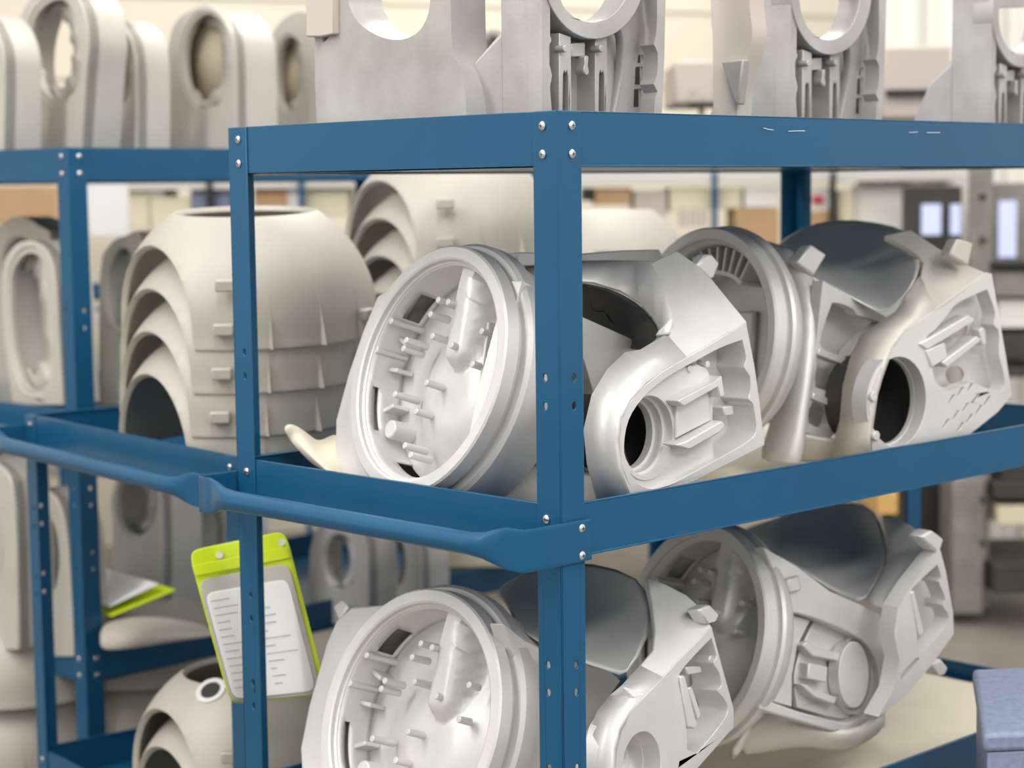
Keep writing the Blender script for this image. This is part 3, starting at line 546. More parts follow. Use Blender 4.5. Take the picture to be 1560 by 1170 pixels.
# ---------------------------------------------------------------- upright castings on the top shelf
def upright(label, x0, y0, g=None):
    """web casting standing with its pocketed side towards the long side of the cart; template measured once, moved by (x0, y0)"""
    P = axis_plane((0, .17, 0), (0, -1, 0)); dx = V((x0, y0, 0)); r = thing('upright_casting', V((.30, .2, 1.33))+dx, label, 'casting', g)
    def w(px, py, off=0): return P.at(px, py, off)+dx
    def pp(name, outer, holes=(), th=.02, off=0, bevel=.002, m=ALUG):
        b = MB(); slab(b, [w(q[0], q[1], off) for q in outer], [[w(q[0], q[1], off) for q in h] for h in holes], P.n, th); return b.mk(name, m, r, bevel=bevel)
    big = cr([(838, 55, 1), (840, 62), (834, 75), (836, 95), (841, 115), (838, 132), (840, 160), (843, 205, 1), (995, 205, 1), (998, 150), (1002, 140), (996, 128), (1001, 115), (1002, 80), (996, 68), (1000, 50), (1001, 15), (1000, -60, 1), (838, -60, 1)], 2)
    pp('outer_frame', [(826, -150), (1016, -150), (1014, 0), (1012, 90), (1006, 226), (826, 226)], [big], .03)
    pp('slot_shade_plate', [(955, 50), (1004, 50), (1004, 180), (955, 180)], (), .004, -.09, m=DARK)  # dark plate added behind the vent slots to paint their shade
    pp('pocket_floor', [(830, -140), (1006, -140), (1006, 225), (830, 225)], [ell(900, -30, 52, 66)]+[[(x, y), (x+w_, y-1), (x+w_, y+h_), (x-1, y+h_)] for x, y, w_, h_ in ((972, 84, 8, 12), (968, 102, 11, 27), (984, 101, 10, 28), (966, 136, 11, 27), (982, 136, 10, 27), (986, 66, 7, 28))], .006, -.045)
    ring = [w(904+80*math.cos(t), -52+112*math.sin(t), 0) for t in [2*math.pi*i/44 for i in range(44)]]
    rin = [w(900+60*math.cos(t), -44+78*math.sin(t), 0) for t in [2*math.pi*i/44 for i in range(44)]]
    b = MB(); slab(b, [p+P.n*.003 for p in ring], [[p+P.n*.003 for p in rin]], P.n, .045); b.mk('bearing_ring', ALUG, r, bevel=.003)
    for x in (852, 907):
        pp('rib', [(x, 50), (x+18, 56), (x+20, 240), (x, 240)], [cr([(x+6, 116), (x+10, 112), (x+14, 116), (x+14, 225), (x+6, 225)], 2)], .04, -.006)
        t = w(x+10, 74, .006); MB().cyl(t+V((0, .02, 0)), t, .0055, 12).mk('boss', ALUG, r, bevel=.001)
    pp('cross_web', [(870, 66), (892, 64), (892, 86), (870, 87)], (), .03, -.012)
    pp('tab', cr([(891, 86), (897, 86), (896, 100), (898, 112), (892, 114), (889, 106), (891, 98)], 2), (), .02, -.002)
    c0 = w(940, -20, -.03)
    q = [w(x, y, o) for x, y, o in ((926, 50, -.006), (950, 30, -.014), (954, 80, -.022), (950, 120, -.03), (940, 160, -.036), (930, 224, -.04))]
    strip('curved_wall', ALUG, r, [q, [p+V((0, .02, 0)) for p in q]], solid=.012)
    # plain side and the tapering gusset behind it
    s = [P.at(826, y)+dx for y in (-150, 226)]; X0 = s[0].x-.002; Yf = s[0].y+.004
    b = MB(); b.add([(X0, Yf, s[0].z), (X0, Yf, s[1].z), (X0, Yf+.085, s[1].z), (X0, Yf+.085, s[0].z), (X0+.02, Yf, s[0].z), (X0+.02, Yf, s[1].z), (X0+.02, Yf+.085, s[1].z), (X0+.02, Yf+.085, s[0].z)], [(0, 1, 2, 3), (4, 7, 6, 5), (0, 4, 5, 1), (1, 5, 6, 2), (2, 6, 7, 3), (3, 7, 4, 0)]); b.mk('side_plate', ALUG, r, bevel=.003)
    zt = 1.545; b = MB(); y1 = Yf+.085
    b.add([(X0+.004, y1, 1.33), (X0+.004, y1-.055, 1.33), (X0+.004, y1-.055, zt), (X0+.004, y1, zt-.015), (X0-.02, y1+.12, 1.33), (X0-.02, y1+.04, zt-.06), (X0+.16, y1+.01, 1.33), (X0+.16, y1+.01, zt)], [(0, 1, 2, 3), (0, 3, 5, 4), (3, 2, 7, 5), (4, 5, 7, 6), (1, 6, 7, 2), (0, 4, 6, 1)])
    b.mk('gusset', ALUG, r, bevel=.004)
    return r
P0 = axis_plane((0, .17, 0), (0, -1, 0)); u0 = P0.at(826, 175).x
upright('upright grey web casting on the top shelf just above the front post', 0, 0)
upright('upright grey web casting on the top shelf, middle of the three ribbed ones', P0.at(1203, 180).x-u0+.0, .0)
upright('upright grey web casting on the top shelf, furthest right at the picture edge', P0.at(1508, 185).x-u0, .0)
# saddle-topped casting
r5 = thing('yoke_casting', (.1, .42, 1.33), 'smooth grey yoke casting with a round notch, top shelf above the left rail', 'casting')
PT = axis_plane((.10, .4, 1.4), (-1, .03, 0))
plate('yoke_plate', ALUG, r5, PT, cr([(487, 228, 1), (482, 150), (480, 115), (490, 70), (506, 40), (505, -80, 1), (528, -80, 1), (529, -8), (538, 22), (555, 42), (580, 56), (604, 61), (628, 55), (645, 38), (655, 5), (657, -80, 1), (686, -80, 1), (687, 20), (690, 75), (702, 108), (709, 145), (713, 228, 1)], 4), (), .07, 0, .012, seg=4)
plate('edge_bar', BOXG, r5, PT, [(465, -80), (507, -80), (507, 52), (488, 56), (466, 56)], (), .05, .012, .003)
plate('edge_web', ALUG, r5, PT, [(478, 52), (492, 50), (492, 215), (483, 215), (480, 140)], (), .05, -.004, .003)
# back-plate of the second upright, brownish
r6 = thing('upright_bracket', (.62, .2, 1.33), 'mottled brown-grey bracket standing left of the middle ribbed casting, top shelf', 'casting')
PB = axis_plane((.56, .30, 1.4), (-1, -.05, 0))
plate('bracket_plate', BOXG, r6, PB, cr([(1088, 220, 1), (1086, 120), (1086, 60), (1083, 20), (1084, -80, 1), (1140, -80, 1), (1142, 10), (1146, 55), (1135, 100), (1124, 150), (1122, 220, 1)], 3), (), .04, 0, .004)
plate('gusset', ALUG, r6, PB, [(1098, 94), (1132, 90), (1124, 160), (1120, 158)], (), .02, .02, .003)

# ---------------------------------------------------------------- nested dome castings
def dome(root, c, R, nd, m=DOMEM, name='shell', ribs=True, lugs=True, skirt=.022):
    """truncated bowl with an arched opening; c = centre of the sphere, nd = horizontal direction of the opening"""
    nd = V(nd).normalized(); t_ = V((0, 0, 1)).cross(nd); prof = []
    for i in range(15):
        a = math.radians(57*(1-i/14)); prof.append((R*math.cos(a)*(1.0), R*math.sin(a)*1.0))
    for i in range(1, 6): prof.append((R*(1+.002*i), -skirt*i/5))
    N = 80; bm = bmesh.new(); rows = []
    for r, z in prof: rows.append([bm.verts.new(c+V((r*math.cos(2*math.pi*k/N), r*math.sin(2*math.pi*k/N), z))) for k in range(N)])
    for i in range(len(rows)-1):
        for k in range(N): bm.faces.new((rows[i][k], rows[i][(k+1) % N], rows[i+1][(k+1) % N], rows[i+1][k]))
    bmesh.ops.bisect_plane(bm, geom=bm.verts[:]+bm.edges[:]+bm.faces[:], plane_co=c+nd*R*.78, plane_no=nd, clear_outer=True, dist=1e-5)
    me = bpy.data.meshes.new(name); bmesh.ops.recalc_face_normals(bm, faces=bm.faces)
    loc = wloc(root)
    for v in bm.verts: v.co -= loc
    bm.to_mesh(me); bm.free(); me.shade_smooth(); me.set_sharp_from_angle(angle=math.radians(50)); me.materials.append(m)
    o = bpy.data.objects.new(name, me); COL.objects.link(o); o.parent = root
    md = o.modifiers.new('t', 'SOLIDIFY'); md.thickness = .012; md.offset = -1
    md = o.modifiers.new('b', 'BEVEL'); md.width = .003; md.segments = 2; md.limit_method = 'ANGLE'; md.angle_limit = math.radians(50)
    if ribs:
        for k in range(-5, 5):
            ang = math.atan2(-nd.y, -nd.x)+k*math.radians(23)+.12; d = V((math.cos(ang), math.sin(ang), 0)); s_ = V((0, 0, 1)).cross(d)
            z0, z1 = -skirt, .075; rr = lambda z: math.sqrt(R*R-z*z) if z > 0 else R*1.008
            p = [c+d*(rr(z1)-.004)+s_*.002+V((0, 0, z1)), c+d*(rr(z1)-.004)-s_*.002+V((0, 0, z1)), c+d*(R-.004)-s_*.008+V((0, 0, z0)), c+d*(R-.004)+s_*.008+V((0, 0, z0)), c+d*(R+.014)+V((0, 0, z0)), c+d*(rr(z1)+.001)+V((0, 0, z1))]
            mk('rib', p, [(0, 3, 4, 5), (1, 5, 4, 2), (0, 1, 2, 3), (2, 4, 3), (0, 5, 1)], m, root, smooth=20)
    if lugs:
        for ang0, z in ((-1.02, .022), (-2.2, .10)):
            ang = math.atan2(-nd.y, -nd.x)+ang0; d = V((math.cos(ang), math.sin(ang), 0)); s_ = V((0, 0, 1)).cross(d); o_ = c+d*(R-.003)+V((0, 0, z))
            vs = [o_+d*x+s_*y+V((0, 0, q)) for x in (0, .02) for y in (-.019, .019) for q in (-.011, .011)]
            mk('lug', vs, [(0, 1, 3, 2), (4, 5, 7, 6), (0, 1, 5, 4), (2, 3, 7, 6), (0, 2, 6, 4), (1, 3, 7, 5)], m, root, bevel=.003)
nd1 = (-RT*.816-FW*.578); nd1.z = 0
def tilt(r, c, a=4):
    q = Matrix.Rotation(math.radians(a), 4, RT.normalized()); loc = r.location.copy()
    for o in r.children:
        if o.type == 'MESH': o.data.transform(Matrix.Translation(c-loc) @ q @ Matrix.Translation(loc-c))
words = ['topmost of the front stack', 'second from the top in the front stack', 'third from the top in the front stack', 'lowest of the front stack']
c1 = W(379, 487, 3.85)
for k in range(4):
    c = c1+V((-.004*k, .004*k, -.082*k)); r = thing('dome_casting', c-V((0, 0, .02)), 'beige-grey cast dome with an arched side opening, %s' % words[k], 'casting', 'front stack of dome castings')
    dome(r, c, .258-.0015*k, nd1); tilt(r, c)
c2 = W(688, 408, 4.35)
words = ['topmost of the rear stack behind the front cart mouth casting', 'second in the rear stack']
for k in range(5):
    c = c2+V((0, 0, .045-.082*k)); r = thing('dome_casting', c-V((0, 0, .11)), 'blurred cast dome, %s' % ('%s of the middle stack behind the round mouth' % ('topmost', 'second', 'third', 'fourth', 'lowest')[k]), 'casting', 'middle stack of dome castings')
    dome(r, c, .243, nd1)
c3 = W(915, 440, 5.0)
for k in range(5):
    c = c3+V((0, 0, .0-.082*k)); r = thing('dome_casting', c-V((0, 0, .11)), 'blurred cast dome of the furthest stack right of the front post, %s' % ('top one', 'second down', 'third down', 'fourth down', 'lowest')[k], 'casting', 'furthest stack of dome castings')
    dome(r, c, .243, nd1)
c4 = W(385, 1172, 3.85)
for k in range(2):
    c = c4+V((0, 0, -.075*k)); r = thing('dome_casting', c-V((0, 0, .11)), 'beige cast dome on the bottom shelf behind the yellow pouch, %s of two' % ('upper', 'lower')[k], 'casting', 'bottom shelf dome castings')
    dome(r, c, .243, nd1, ribs=False)
    if k == 0:
        # small flanged port on the upper shell
        d = (-FW*.62+UP*.75-RT*.25).normalized(); o_ = c+d*.240; a = d.orthogonal().normalized(); b_ = d.cross(a); N = 24; prof = [(.020, .004), (.030, .004), (.032, -.01), (.020, -.01)]
        mk('port_ring', [o_+(a*math.cos(t)+b_*math.sin(t))*q+d*z for t in [2*math.pi*i/N for i in range(N)] for q, z in prof], [(i*4+j, i*4+(j+1) % 4, ((i+1) % N)*4+(j+1) % 4, ((i+1) % N)*4+j) for i in range(N) for j in range(4)], ALU, r, smooth=30)
        MB().cyl(o_-d*.004, o_+d*.0035, .021, 20).mk('port_dark_disc', BLACK, r)  # black disc painted in as the darkness of the open port

# ---------------------------------------------------------------- looped castings standing on the far-left cart
def loop(label, d, outer, holes, th=.12, m=ALUW, base=None, bev=.014, wallp=True, n=(-1, 0, 0), scal=0, g=None, infill=False):
    p0 = max(outer, key=lambda q: q[0]); p0 = W(p0[0], p0[1], d); pl = axis_plane(p0, n); ps = [pl.at(q[0], q[1]) for q in outer]; zmin = min(p.z for p in ps)
    r = thing('looped_casting', V((p0.x, p0.y, zmin)), label, 'casting', g)
    h = holes[0]; cx = sum(q[0] for q in h)/len(h); cy = sum(q[1] for q in h)/len(h); f0 = scal or .88
    fo = [pl.at(q[0], q[1]) for q in outer]; fh_ = [pl.at(q[0], q[1]) for q in h]; C0 = pl.at(cx, cy)
    b = MB(); slab(b, fo, [[C0+(p-C0)*1.10 for p in fh_]], pl.n, .032)
    xs = [q[0] for q in outer]; ys = [q[1] for q in outer]; ox, oy = (min(xs)+max(xs))/2, (min(ys)+max(ys))/2
    inner_ = [pl.at(ox+(q[0]-ox)*.9, oy+(q[1]-oy)*.97)-pl.n*.005 for q in outer]
    slab(b, [p-pl.n*.005 for p in fo], [inner_], pl.n, th-.005); b.mk('body', m, r, bevel=bev*.8, seg=4)
    b = MB(); slab(b, [C0+(p-C0)*1.16+pl.n*-.004 for p in fh_], [[p+pl.n*-.004 for p in fh_]], pl.n, .012); b.mk('front_rim', m, r, bevel=.004)
    # rear rim whose scalloped opening lines up along the view through the body
    inn = []
    for i, q in enumerate(h):
        f = f0 if not scal or (i % 5) > 1 else f0-.10; inn.append((cx+(q[0]-cx)*f, cy+(q[1]-cy)*f))
    fd = .045; back = [pl.at(q[0], q[1], -fd) for q in inn]; Cb = C0-pl.n*fd
    big = [Cb+(p-C0)*1.2 for p in fh_]
    lo_ = [p for p in big]
    b = MB(); b.add([pl.at(cx+(q[0]-cx)*1.25, cy+(q[1]-cy)*1.2, -fd) for q in h]+back, [(i, (i+1) % len(h), len(h)+(i+1) % len(h), len(h)+i) for i in range(len(h))]); b.mk('bolt_flange', m, r, solid=.012)
    if infill:
        bc = [pl.at(q[0], q[1], -fd-.01) for q in [(cx+(q[0]-cx)*1.0, cy+(q[1]-cy)*1.0) for q in h]]; mk('hole_infill', bc, [tuple(range(len(bc)))], TAN, r, solid=.002)  # tan sheet closing the hole just behind the bolt flange
    return r
loop('tall looped casting on the far-left cart top, leftmost with an open bright hole', 4.6, cr([(38, 243, 1), (24, 150), (18, 90), (26, 40), (45, 0), (75, -25), (105, -15), (125, 10), (134, 60), (130, 120), (122, 243, 1)], 3), [cr([(50, 30), (70, 5), (95, 0), (112, 25), (120, 60), (122, 90), (118, 125), (100, 150), (75, 150), (55, 120), (44, 75)], 4)], .11, scal=.80)
loop('looped casting on the far-left cart top, second from left beside the open loop', 4.75, cr([(112, 243, 1), (108, 120), (118, 55), (140, 32), (165, 28), (188, 40), (203, 75), (207, 130), (207, 243, 1)], 3), [cr([(142, 100), (146, 65), (162, 44), (180, 48), (196, 75), (200, 105), (196, 140), (180, 162), (160, 155), (146, 135)], 4)], .10, scal=.86, infill=True)
loop('looped casting with a beige oval hole, far-left cart top nearest the front cart post', 4.85, cr([(258, 243, 1), (255, 120), (258, 60), (272, 28), (300, 14), (330, 20), (350, 48), (358, 90), (360, 243, 1)], 3), [ell(314, 92, 37, 70, 32)], .13, scal=.86, infill=True)
loop('looped casting on the far-left cart top beside the yoke casting, rounded oval', 5.1, cr([(412, 240, 1), (404, 120), (408, 70), (425, 35), (452, 18), (475, 25), (488, 60), (490, 240, 1)], 3), [ell(440, 112, 23, 56, 28)], .10, scal=.9, infill=True)
loop('dark-holed looped casting far back between the yoke and the front post', 5.5, cr([(712, 240, 1), (711, 110), (722, 68), (745, 46), (770, 52), (785, 90), (785, 240, 1)], 3), [ell(750, 100, 20, 45, 28)], .10, scal=.85)
loop('looped casting cut off by the left picture edge on the far-left cart top', 4.55, cr([(-70, 243, 1), (-75, 110), (-50, 30), (-20, 28), (2, 70), (6, 120), (4, 243, 1)], 3), [ell(-35, 110, 20, 55, 24)], .10)
loop('tall scalloped looped casting on the middle shelf at the far left', 4.5, cr([(20, 617, 1), (6, 520), (2, 440), (8, 395), (28, 370), (52, 368), (72, 385), (84, 430), (90, 520), (96, 617, 1)], 3), [cr([(14, 450), (17, 415), (30, 392), (48, 386), (62, 400), (70, 440), (78, 500), (82, 560), (64, 590), (40, 590), (24, 560), (16, 505)], 4)], .10, scal=.80, bev=.006)
loop('looped casting behind the tall scalloped one on the middle shelf at the far left', 4.9, cr([(-10, 617, 1), (-12, 380), (5, 340), (30, 330), (60, 345), (80, 380), (90, 617, 1)], 3), [ell(30, 400, 26, 38, 24)], .08)
loop('looped casting half hidden behind the dome stack on its left', 4.85, cr([(150, 617, 1), (152, 420), (165, 375), (190, 360), (215, 375), (225, 617, 1)], 3), [ell(185, 440, 24, 62, 28)], .09)
loop('looped casting with a dark oval hole standing on the far-left cart lower shelf', 4.75, cr([(172, 960, 1), (172, 800), (174, 750), (188, 720), (215, 712), (238, 730), (246, 790), (246, 960, 1)], 3), [ell(208, 768, 29, 47, 30)], .12, scal=.72, m=ALU)
loop('looped casting right of the dark-oval one, behind the yellow pouch', 4.85, cr([(272, 960, 1), (270, 820), (276, 770), (300, 745), (330, 750), (350, 800), (352, 960, 1)], 3), [ell(312, 815, 28, 55, 28)], .12, m=ALU)
loop('scalloped looped casting on the lower shelf between the two left posts', 4.5, cr([(30, 1000, 1), (18, 880), (18, 800), (30, 762), (58, 745), (85, 760), (100, 810), (108, 900), (112, 1000, 1)], 3), [ell(60, 850, 28, 72, 30)], .10, scal=.82, bev=.006)
loop('looped casting at the left picture edge on the lower shelf', 4.5, cr([(-60, 990, 1), (-60, 760), (-30, 705), (5, 715), (22, 770), (28, 990, 1)], 3), [ell(-22, 830, 25, 70, 24)], .10)
for i, (x, y, d) in enumerate(((30, 1150, 4.78), (225, 1150, 4.95))):
    for k in range(3):
        c = W(x, y, d); c.z = FZ+.024+.082*k; r = thing('dome_casting', c-V((0, 0, .024)), 'blurred dome on the floor, %s of the stack %s' % (('lowest', 'middle one', 'topmost')[k], ('at the left picture edge', 'right of the far-left posts')[i]), 'casting', 'floor stacks of dome castings'); dome(r, c, .235, nd1, lugs=False)
    c = W(x, y, d); c.z = .115; r = thing('dome_casting', V((c.x, c.y, .09)), ('pale cast dome at the bottom left behind the thin post, %s' % ('left one', 'right one')[i]), 'casting'); dome(r, c, .235, nd1, ribs=False, lugs=False)

# ---------------------------------------------------------------- papers and document pouches
def sheet(name, rows, m, parent=None, solid=.0012, **k): return strip(name, m, parent, rows, solid=solid, sub=2, **k)
rp = thing('document_pouch', W(390, 1090, 3.18), 'yellow-edged document pouch with a printed sheet hanging behind the cart posts', 'pouch')
def pch(u, v, o=0):
    tl, tr, bl, br = (285, 838), (436, 806), (350, 1075), (500, 1060)
    x = (tl[0]*(1-u)+tr[0]*u)*(1-v)+(bl[0]*(1-u)+br[0]*u)*v; y = (tl[1]*(1-u)+tr[1]*u)*(1-v)+(bl[1]*(1-u)+br[1]*u)*v
    return W(x, y, 3.36+.06*math.sin(u*3.1)-.05*u-o)
def pg(u0, u1, v0, v1, o=0, n=6): return [[pch(u0+(u1-u0)*i/n, v0+(v1-v0)*j/n, o) for i in range(n+1)] for j in range(n+1)]
sheet('backing', pg(0, 1, 0, 1), HIVIS, rp)
sheet('clear_pocket', pg(.02, .95, .19, .99, .004), mat('pocket_vinyl', (.50, .48, .45), .3), rp)
sheet('printed_sheet', pg(.05, .9, .28, .97, .007), SHEET, rp)
sheet('top_fold', pg(0, 1, .10, .17, .006), HIVIS, rp)
b = MB(); o_ = pch(.30, .07, .004); b.cyl(o_, o_-FW*.004, .006, 12); b.mk('eyelet', STEEL, rp)
b = MB(); o_ = pch(.93, .07, .004); b.cyl(o_, o_-FW*.004, .006, 12); b.mk('eyelet', STEEL, rp)
b = MB()
for i in range(13):
    v = .34+i*.046
    for u0, u1 in ((.1, .1+.12+random.random()*.2), (.5, .55+random.random()*.28)):
        q = [pch(u0, v, .011), pch(u1, v, .011), pch(u1, v+.003, .011), pch(u0, v+.003, .011)]
        b.add(q, [(0, 1, 2, 3)])
b.mk('printed_lines', INK, rp, recalc=False)
rq = thing('document_pouch', W(200, 930, 4.5), 'yellow-edged document pouch lying flat on the far-left cart lower shelf', 'pouch')
def q4(pts, o): return [W(x, y, d)-V((0, 0, -o)) for x, y, d in pts]
def flat(name, pts, m, o, parent):
    p = q4(pts, o); mk(name, p+[v-V((0, 0, .003)) for v in p], [(0, 1, 2, 3), (4, 7, 6, 5), (0, 4, 5, 1), (1, 5, 6, 2), (2, 6, 7, 3), (3, 7, 4, 0)], m, parent, bevel=.001)
flat('backing', [(115, 925, 4.62), (170, 938, 4.5), (268, 898, 4.58), (150, 862, 4.70)], HIVIS, 0, rq)
flat('printed_sheet', [(118, 916, 4.63), (168, 928, 4.51), (242, 894, 4.57), (148, 867, 4.68)], SHEET, .008, rq)
rb_ = mk('plastic_bag', *(lambda P: ([W(x, y, d) for x, y, d in P], [(0, 1, 5, 4), (1, 2, 6, 5), (2, 3, 7, 6), (4, 5, 9, 8), (5, 6, 10, 9), (6, 7, 11, 10)]))(((150, 950, 4.5), (200, 935, 4.55), (260, 940, 4.6), (325, 955, 4.6), (150, 975, 4.45), (205, 962, 4.4), (265, 965, 4.45), (330, 965, 4.5), (150, 995, 4.45), (210, 988, 4.42), (265, 978, 4.45), (330, 970, 4.5))), BOXG, None, label='crumpled grey plastic wrap under the flat yellow-edged pouch', cat='wrap', solid=.01, sub=2, smooth=180)
# cream liner on the bottom shelf and the crumpled one on the middle shelf
def liner(label, x0, x1, y0, y1, z, amp, seed, nx=22, ny=12, edge=None):
    random.seed(seed); ph = [random.random()*6 for _ in range(6)]; rows = []
    for j in range(ny+1):
        row = []
        for i in range(nx+1):
            x = x0+(x1-x0)*i/nx; y = y0+(y1-y0)*j/ny
            h = amp*(math.sin(x*9+ph[0]+y*4)*math.sin(y*13+ph[1])+.5*math.sin(x*23+ph[2])*math.sin(y*17+ph[3])+1.3)
            if edge: h += edge(x, y)
            row.append(V((x, y, z+h)))
        rows.append(row)
    return strip('packing_liner', PAPER, None, rows, solid=.0015, sub=1, label=label, cat='packing sheet')
liner('cream packing sheet spread on the bottom shelf of the front cart', .04, 1.49, .03, .72, .232, .0045, 3, edge=lambda x, y: .035*max(0, (x-1.38)/.11)**2)
liner('cream packing sheet under the castings on the middle shelf', .35, 1.45, .05, .70, .783, .003, 5, edge=lambda x, y: .03*max(0, (.12-y)/.1))
strip('packing_liner', PAPER, None, [[W(x, y, d) for x, y, d in ((430, 648, 3.35), (446, 643, 3.3), (470, 660, 3.28), (486, 676, 3.3), (512, 655, 3.3))], [W(x, y, d) for x, y, d in ((436, 665, 3.25), (452, 660, 3.2), (474, 680, 3.2), (492, 690, 3.22), (520, 672, 3.25))], [W(x, y, d) for x, y, d in ((452, 684, 3.2), (468, 690, 3.16), (486, 702, 3.15), (502, 708, 3.16), (530, 690, 3.2))], [W(x, y, d) for x, y, d in ((480, 712, 3.2), (492, 716, 3.15), (504, 722, 3.14), (514, 726, 3.15), (540, 715, 3.2))]], solid=.002, sub=2, label='crumpled cream packing sheet corner curling up left of the round mouth casting', cat='packing sheet')

# ---------------------------------------------------------------- background
def bgbox(px0, py0, px1, py1, d, th, m, name=None, label=None, cat=None, parent=None, group=None, bevel=.004):
    a = W(px0, py0, d); b_ = W(px1, py0, d); c = W(px1, py1, d); d_ = W(px0, py1, d); e = fh*th
    a.z = b_.z = (a.z+b_.z)/2; c.z = d_.z = (c.z+d_.z)/2; d_.x, d_.y = a.x, a.y; c.x, c.y = b_.x, b_.y
    vs = [a, b_, c, d_, a+e, b_+e, c+e, d_+e]
    return mk(name, vs, [(0, 1, 2, 3), (4, 7, 6, 5), (0, 4, 5, 1), (1, 5, 6, 2), (2, 6, 7, 3), (3, 7, 4, 0)], m, parent, label=label, cat=cat, group=group, bevel=bevel)
# two long storage racks
rk = thing('storage_rack', ground(700, 400, 7.2), 'long blurred storage rack across the back behind the carts', 'rack')
for y0, y1, m in ((262, 284, BEAM), (470, 490, BEAM), (700, 720, RACK)): bgbox(-80, y0, 1500, y1, 7.2, .04, m, 'beam', parent=rk)
for y0 in (266, 474, 704): bgbox(-80, y0, 1500, y0+6, 7.24, .6, m, 'shelf', parent=rk)
for x in (318, 458, 1089, 1270): bgbox(x-4, 262, x+4, 896, 7.18, .05, BLACK if x in (318, 1270) else BLUE, 'post', parent=rk)
items = [(196, 286, 226, 350, BOXC, 'cream carton'), (228, 300, 290, 350, BOXC, 'yellowish carton'), (222, 276, 250, 300, BOXW, 'small white carton'), (290, 284, 314, 330, GBLUE, 'small blue tote'), (326, 284, 350, 330, GBLUE, 'second blue tote'), (386, 284, 440, 332, CARD, 'tan carton'), (436, 284, 456, 340, BOXW, 'narrow white carton'), (464, 270, 530, 330, BOXC, 'pale yellow carton'),
         (888, 286, 904, 306, BLACK, 'small black tote'), (906, 286, 962, 312, CARD, 'flat cardboard carton'), (966, 290, 1016, 330, BOXG, 'grey beige carton'), (1020, 286, 1080, 322, BOXC, 'cream carton left of the teal post'), (1094, 286, 1130, 318, BOXC, 'cream carton right of the teal post'), (1134, 286, 1186, 316, BOXW, 'white carton by the dark post'), (1120, 318, 1186, 374, CARD, 'large cardboard box'), (1232, 286, 1264, 322, BOXW, 'white carton with red label'), (1278, 290, 1300, 345, BOXC, 'narrow cream carton'), (1230, 322, 1262, 350, CARD, 'small cardboard box right of the dark post')]
for x0, y0, x1, y1, m, l in items:
    it = bgbox(x0, y0, x1, y1, 7.25, .3, m, 'storage_carton', 'blurred %s on the back storage rack' % l, 'box')
    if 'red label' in l: bgbox(1238, 298, 1254, 310, 7.24, .005, REDM, 'label_patch', parent=it, bevel=0)
for i, x in enumerate((1040, 1056, 1072)):
    p = W(x, 345, 7.1); MB().cyl(V((p.x, p.y, p.z)), V((p.x, p.y, p.z+.06)), .016, 12, .014).cyl(V((p.x, p.y, p.z+.06)), V((p.x, p.y, p.z+.075)), .007, 10).mk('small_bottle', BOXG, label='small blurred bottle on the back rack, %s of three' % ('left', 'middle', 'right')[i], cat='bottle', group='bottles on the back rack')
rs = thing('paper_holder', ground(163, 360, 6.2), 'white sheet hanging from a rail behind the far-left cart', 'paper'); bgbox(134, 274, 193, 358, 6.2, .004, SHEET, 'sheet', parent=rs, bevel=0); bgbox(128, 262, 215, 275, 6.2, .02, BEAM, 'rail', parent=rs)
# dark rack and cabinets at the right
rr = thing('steel_shelving', ground(1500, 900, 6.68), 'dark perforated steel shelving at the right edge', 'rack')
bgbox(1480, 255, 1514, 940, 6.68, .05, RACK, 'post', parent=rr)
bgbox(1606, 255, 1636, 932, 7.1, .05, RACK, 'post', parent=rr)
for k in range(9): p = W(1497, 300+k*66, 6.68); MB().cyl(p, p-fh*.004, .012, 12).mk('post_hole', BLACK, rr)
for y0, y1 in ((412, 452), (560, 575), (735, 760), (860, 905)): bgbox(1514, y0, 1640, y1, 6.70, .5, RACK if y0 < 500 else DARK, 'shelf', parent=rr)
bgbox(1380, 735, 1448, 912, 6.95, .4, BLACK, 'storage_bin', 'black bin under the back rack at lower right', 'bin')
bgbox(1452, 730, 1500, 940, 6.74, .3, RACK, 'steel_column', 'brown-grey steel column at lower right behind the cart', 'column')
bgbox(1515, 398, 1600, 410, 6.66, .4, BLACK, 'flat_tray', 'black tray on the right shelving', 'tray')
bgbox(1520, 455, 1600, 500, 6.75, .3, BOXW, 'storage_carton', 'white carton on the right shelving above dark parts', 'box')
bgbox(1525, 508, 1600, 545, 6.75, .3, DARK, 'parts_tray', 'dark parts tray on the right shelving', 'tray')
bgbox(1525, 640, 1600, 735, 6.75, .3, DARK, 'parts_crate', 'dark crate on the lower right shelving', 'crate')
bgbox(1520, 770, 1600, 800, 6.72, .3, BOXC, 'flat_carton', 'pale flat carton on the lower right shelving', 'box')
bgbox(1336, 750, 1368, 785, 6.2, .4, WOOD, 'wooden_block', 'orange pine block glimpsed under the middle shelf at right', 'wood')
rd = thing('partition_window', ground(1420, 360, 7.0), 'dark-framed partition window with two daylit panes at right', 'window')
bgbox(1378, 284, 1466, 470, 7.0, .05, DARK, 'window_frame', parent=rd)
bgbox(1405, 311, 1434, 358, 6.98, .01, GLOW, 'pane', parent=rd, bevel=0); bgbox(1449, 311, 1464, 358, 6.98, .01, GLOW, 'pane', parent=rd, bevel=0)
re_ = thing('door_light_panel', ground(1535, 400, 7.4), 'tall daylit pane seen through the right shelving', 'window'); bgbox(1516, 278, 1600, 420, 7.4, .05, RACK, 'door_panel', parent=re_); bgbox(1523, 306, 1549, 398, 7.37, .01, GLOW, 'pane', parent=re_, bevel=0)
bgbox(1300, 284, 1376, 470, 7.3, .05, LINEN, 'white_partition', 'off-white partition panel left of the dark window', 'panel')
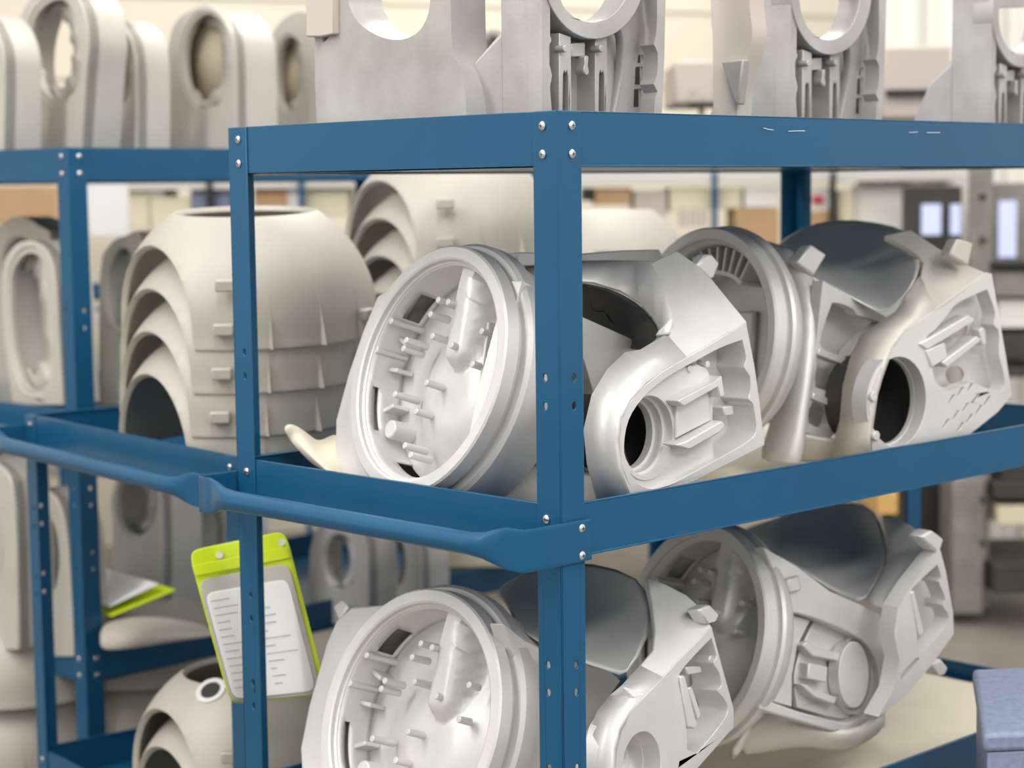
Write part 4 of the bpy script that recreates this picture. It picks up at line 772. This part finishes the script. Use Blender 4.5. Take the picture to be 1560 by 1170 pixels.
# machine housings standing behind, at the height of the top shelf
def machine(x0, y0, x1, y1, d, slot, label, m=BOXG):
    r = thing('machine_cabinet', ground((x0+x1)/2, y1, d), label, 'machine'); bgbox(x0, y0, x1, y1, d, .4, m, 'housing', parent=r, bevel=.01); bgbox(*slot, d-.02, .05, BLACK, 'vent_slot', parent=r, bevel=.001); return r
r = machine(1028, 92, 1090, 158, 5.6, (1050, 157, 1092, 164), 'grey beige machine head behind the gap between top shelf castings')
bgbox(1066, 164, 1074, 190, 5.65, .05, BOXC, 'spindle', parent=r); MB().cyl(W(1057, 140, 5.59), W(1057, 140, 5.56), .006, 12).mk('screw', STEEL, r)
machine(1345, 70, 1450, 180, 6.0, (1352, 136, 1430, 145), 'beige machine cabinet with a black slot behind the top right castings')
rc = thing('curtain', ground(1400, 60, 7.6), 'white folded strip curtain at the top right background', 'curtain')
for k in range(9):
    a = W(1330+k*32, -700, 7.6+.03*(k % 2)); z0 = FZ; MB().cyl(V((a.x, a.y, z0)), V((a.x, a.y, a.z)), .055, 14).mk('curtain_fold', LINEN, rc)
bgbox(-60, 284, 74, 340, 6.2, .3, CARD, 'storage_carton', 'pinkish brown carton behind the far-left cart middle shelf', 'box')
# grey castings in the dark between the carts
for i, (x, y, s) in enumerate(((520, 830, 1), (600, 850, .9))):
    loop('dim grey looped casting in the shadow behind the push handle, %s one' % ('left', 'right')[i], 4.9, cr([(x-45, 950, 1), (x-48, 840), (x-25, 790), (x+10, 785), (x+38, 830), (x+40, 950, 1)], 3), [ell(x-4, 855, 22, 40, 24)], .1, m=ALU)
bgbox(628, 820, 800, 866, 5.4, .4, BOXC, 'flat_carton', 'pale flat carton behind the right end of the push handle', 'box')
# blue frame of one more cart behind the far-left cart
rf = thing('steel_cart', ground(80, 600, 6.4), 'blue cart frame glimpsed between the far-left castings', 'cart')
bgbox(40, 432, 152, 458, 6.4, .03, BLUE, 'rail', parent=rf); bgbox(74, 300, 86, 972, 6.42, .04, BLUE, 'post', parent=rf)
# box at the lower right corner
g = W(1497, 1118, 2.95); ex = rh*.5+fh*.05; ey = fh*.4-rh*.02+rh*.1
b = MB(); q = [g, g+ex, g+ex+ey, g+ey]; lo_ = [V((p.x, p.y, 0)) for p in q]
rx = thing('equipment_box', V((g.x, g.y, FZ)), 'blue-grey speckled box at the bottom right corner', 'box')
mk('lid', q+[p-V((0, 0, .03)) for p in q], [(0, 1, 2, 3), (4, 7, 6, 5), (0, 4, 5, 1), (1, 5, 6, 2), (2, 6, 7, 3), (3, 7, 4, 0)], GBLUE, rx, bevel=.008, seg=3)
cen = (q[0]+q[2])/2; q2 = [p+(cen-p)*.03-V((0, 0, .03)) for p in q]
mk('body', q2+[V((p.x, p.y, FZ)) for p in q2], [(0, 1, 2, 3), (4, 7, 6, 5), (0, 4, 5, 1), (1, 5, 6, 2), (2, 6, 7, 3), (3, 7, 4, 0)], GBLUE, rx, bevel=.005)
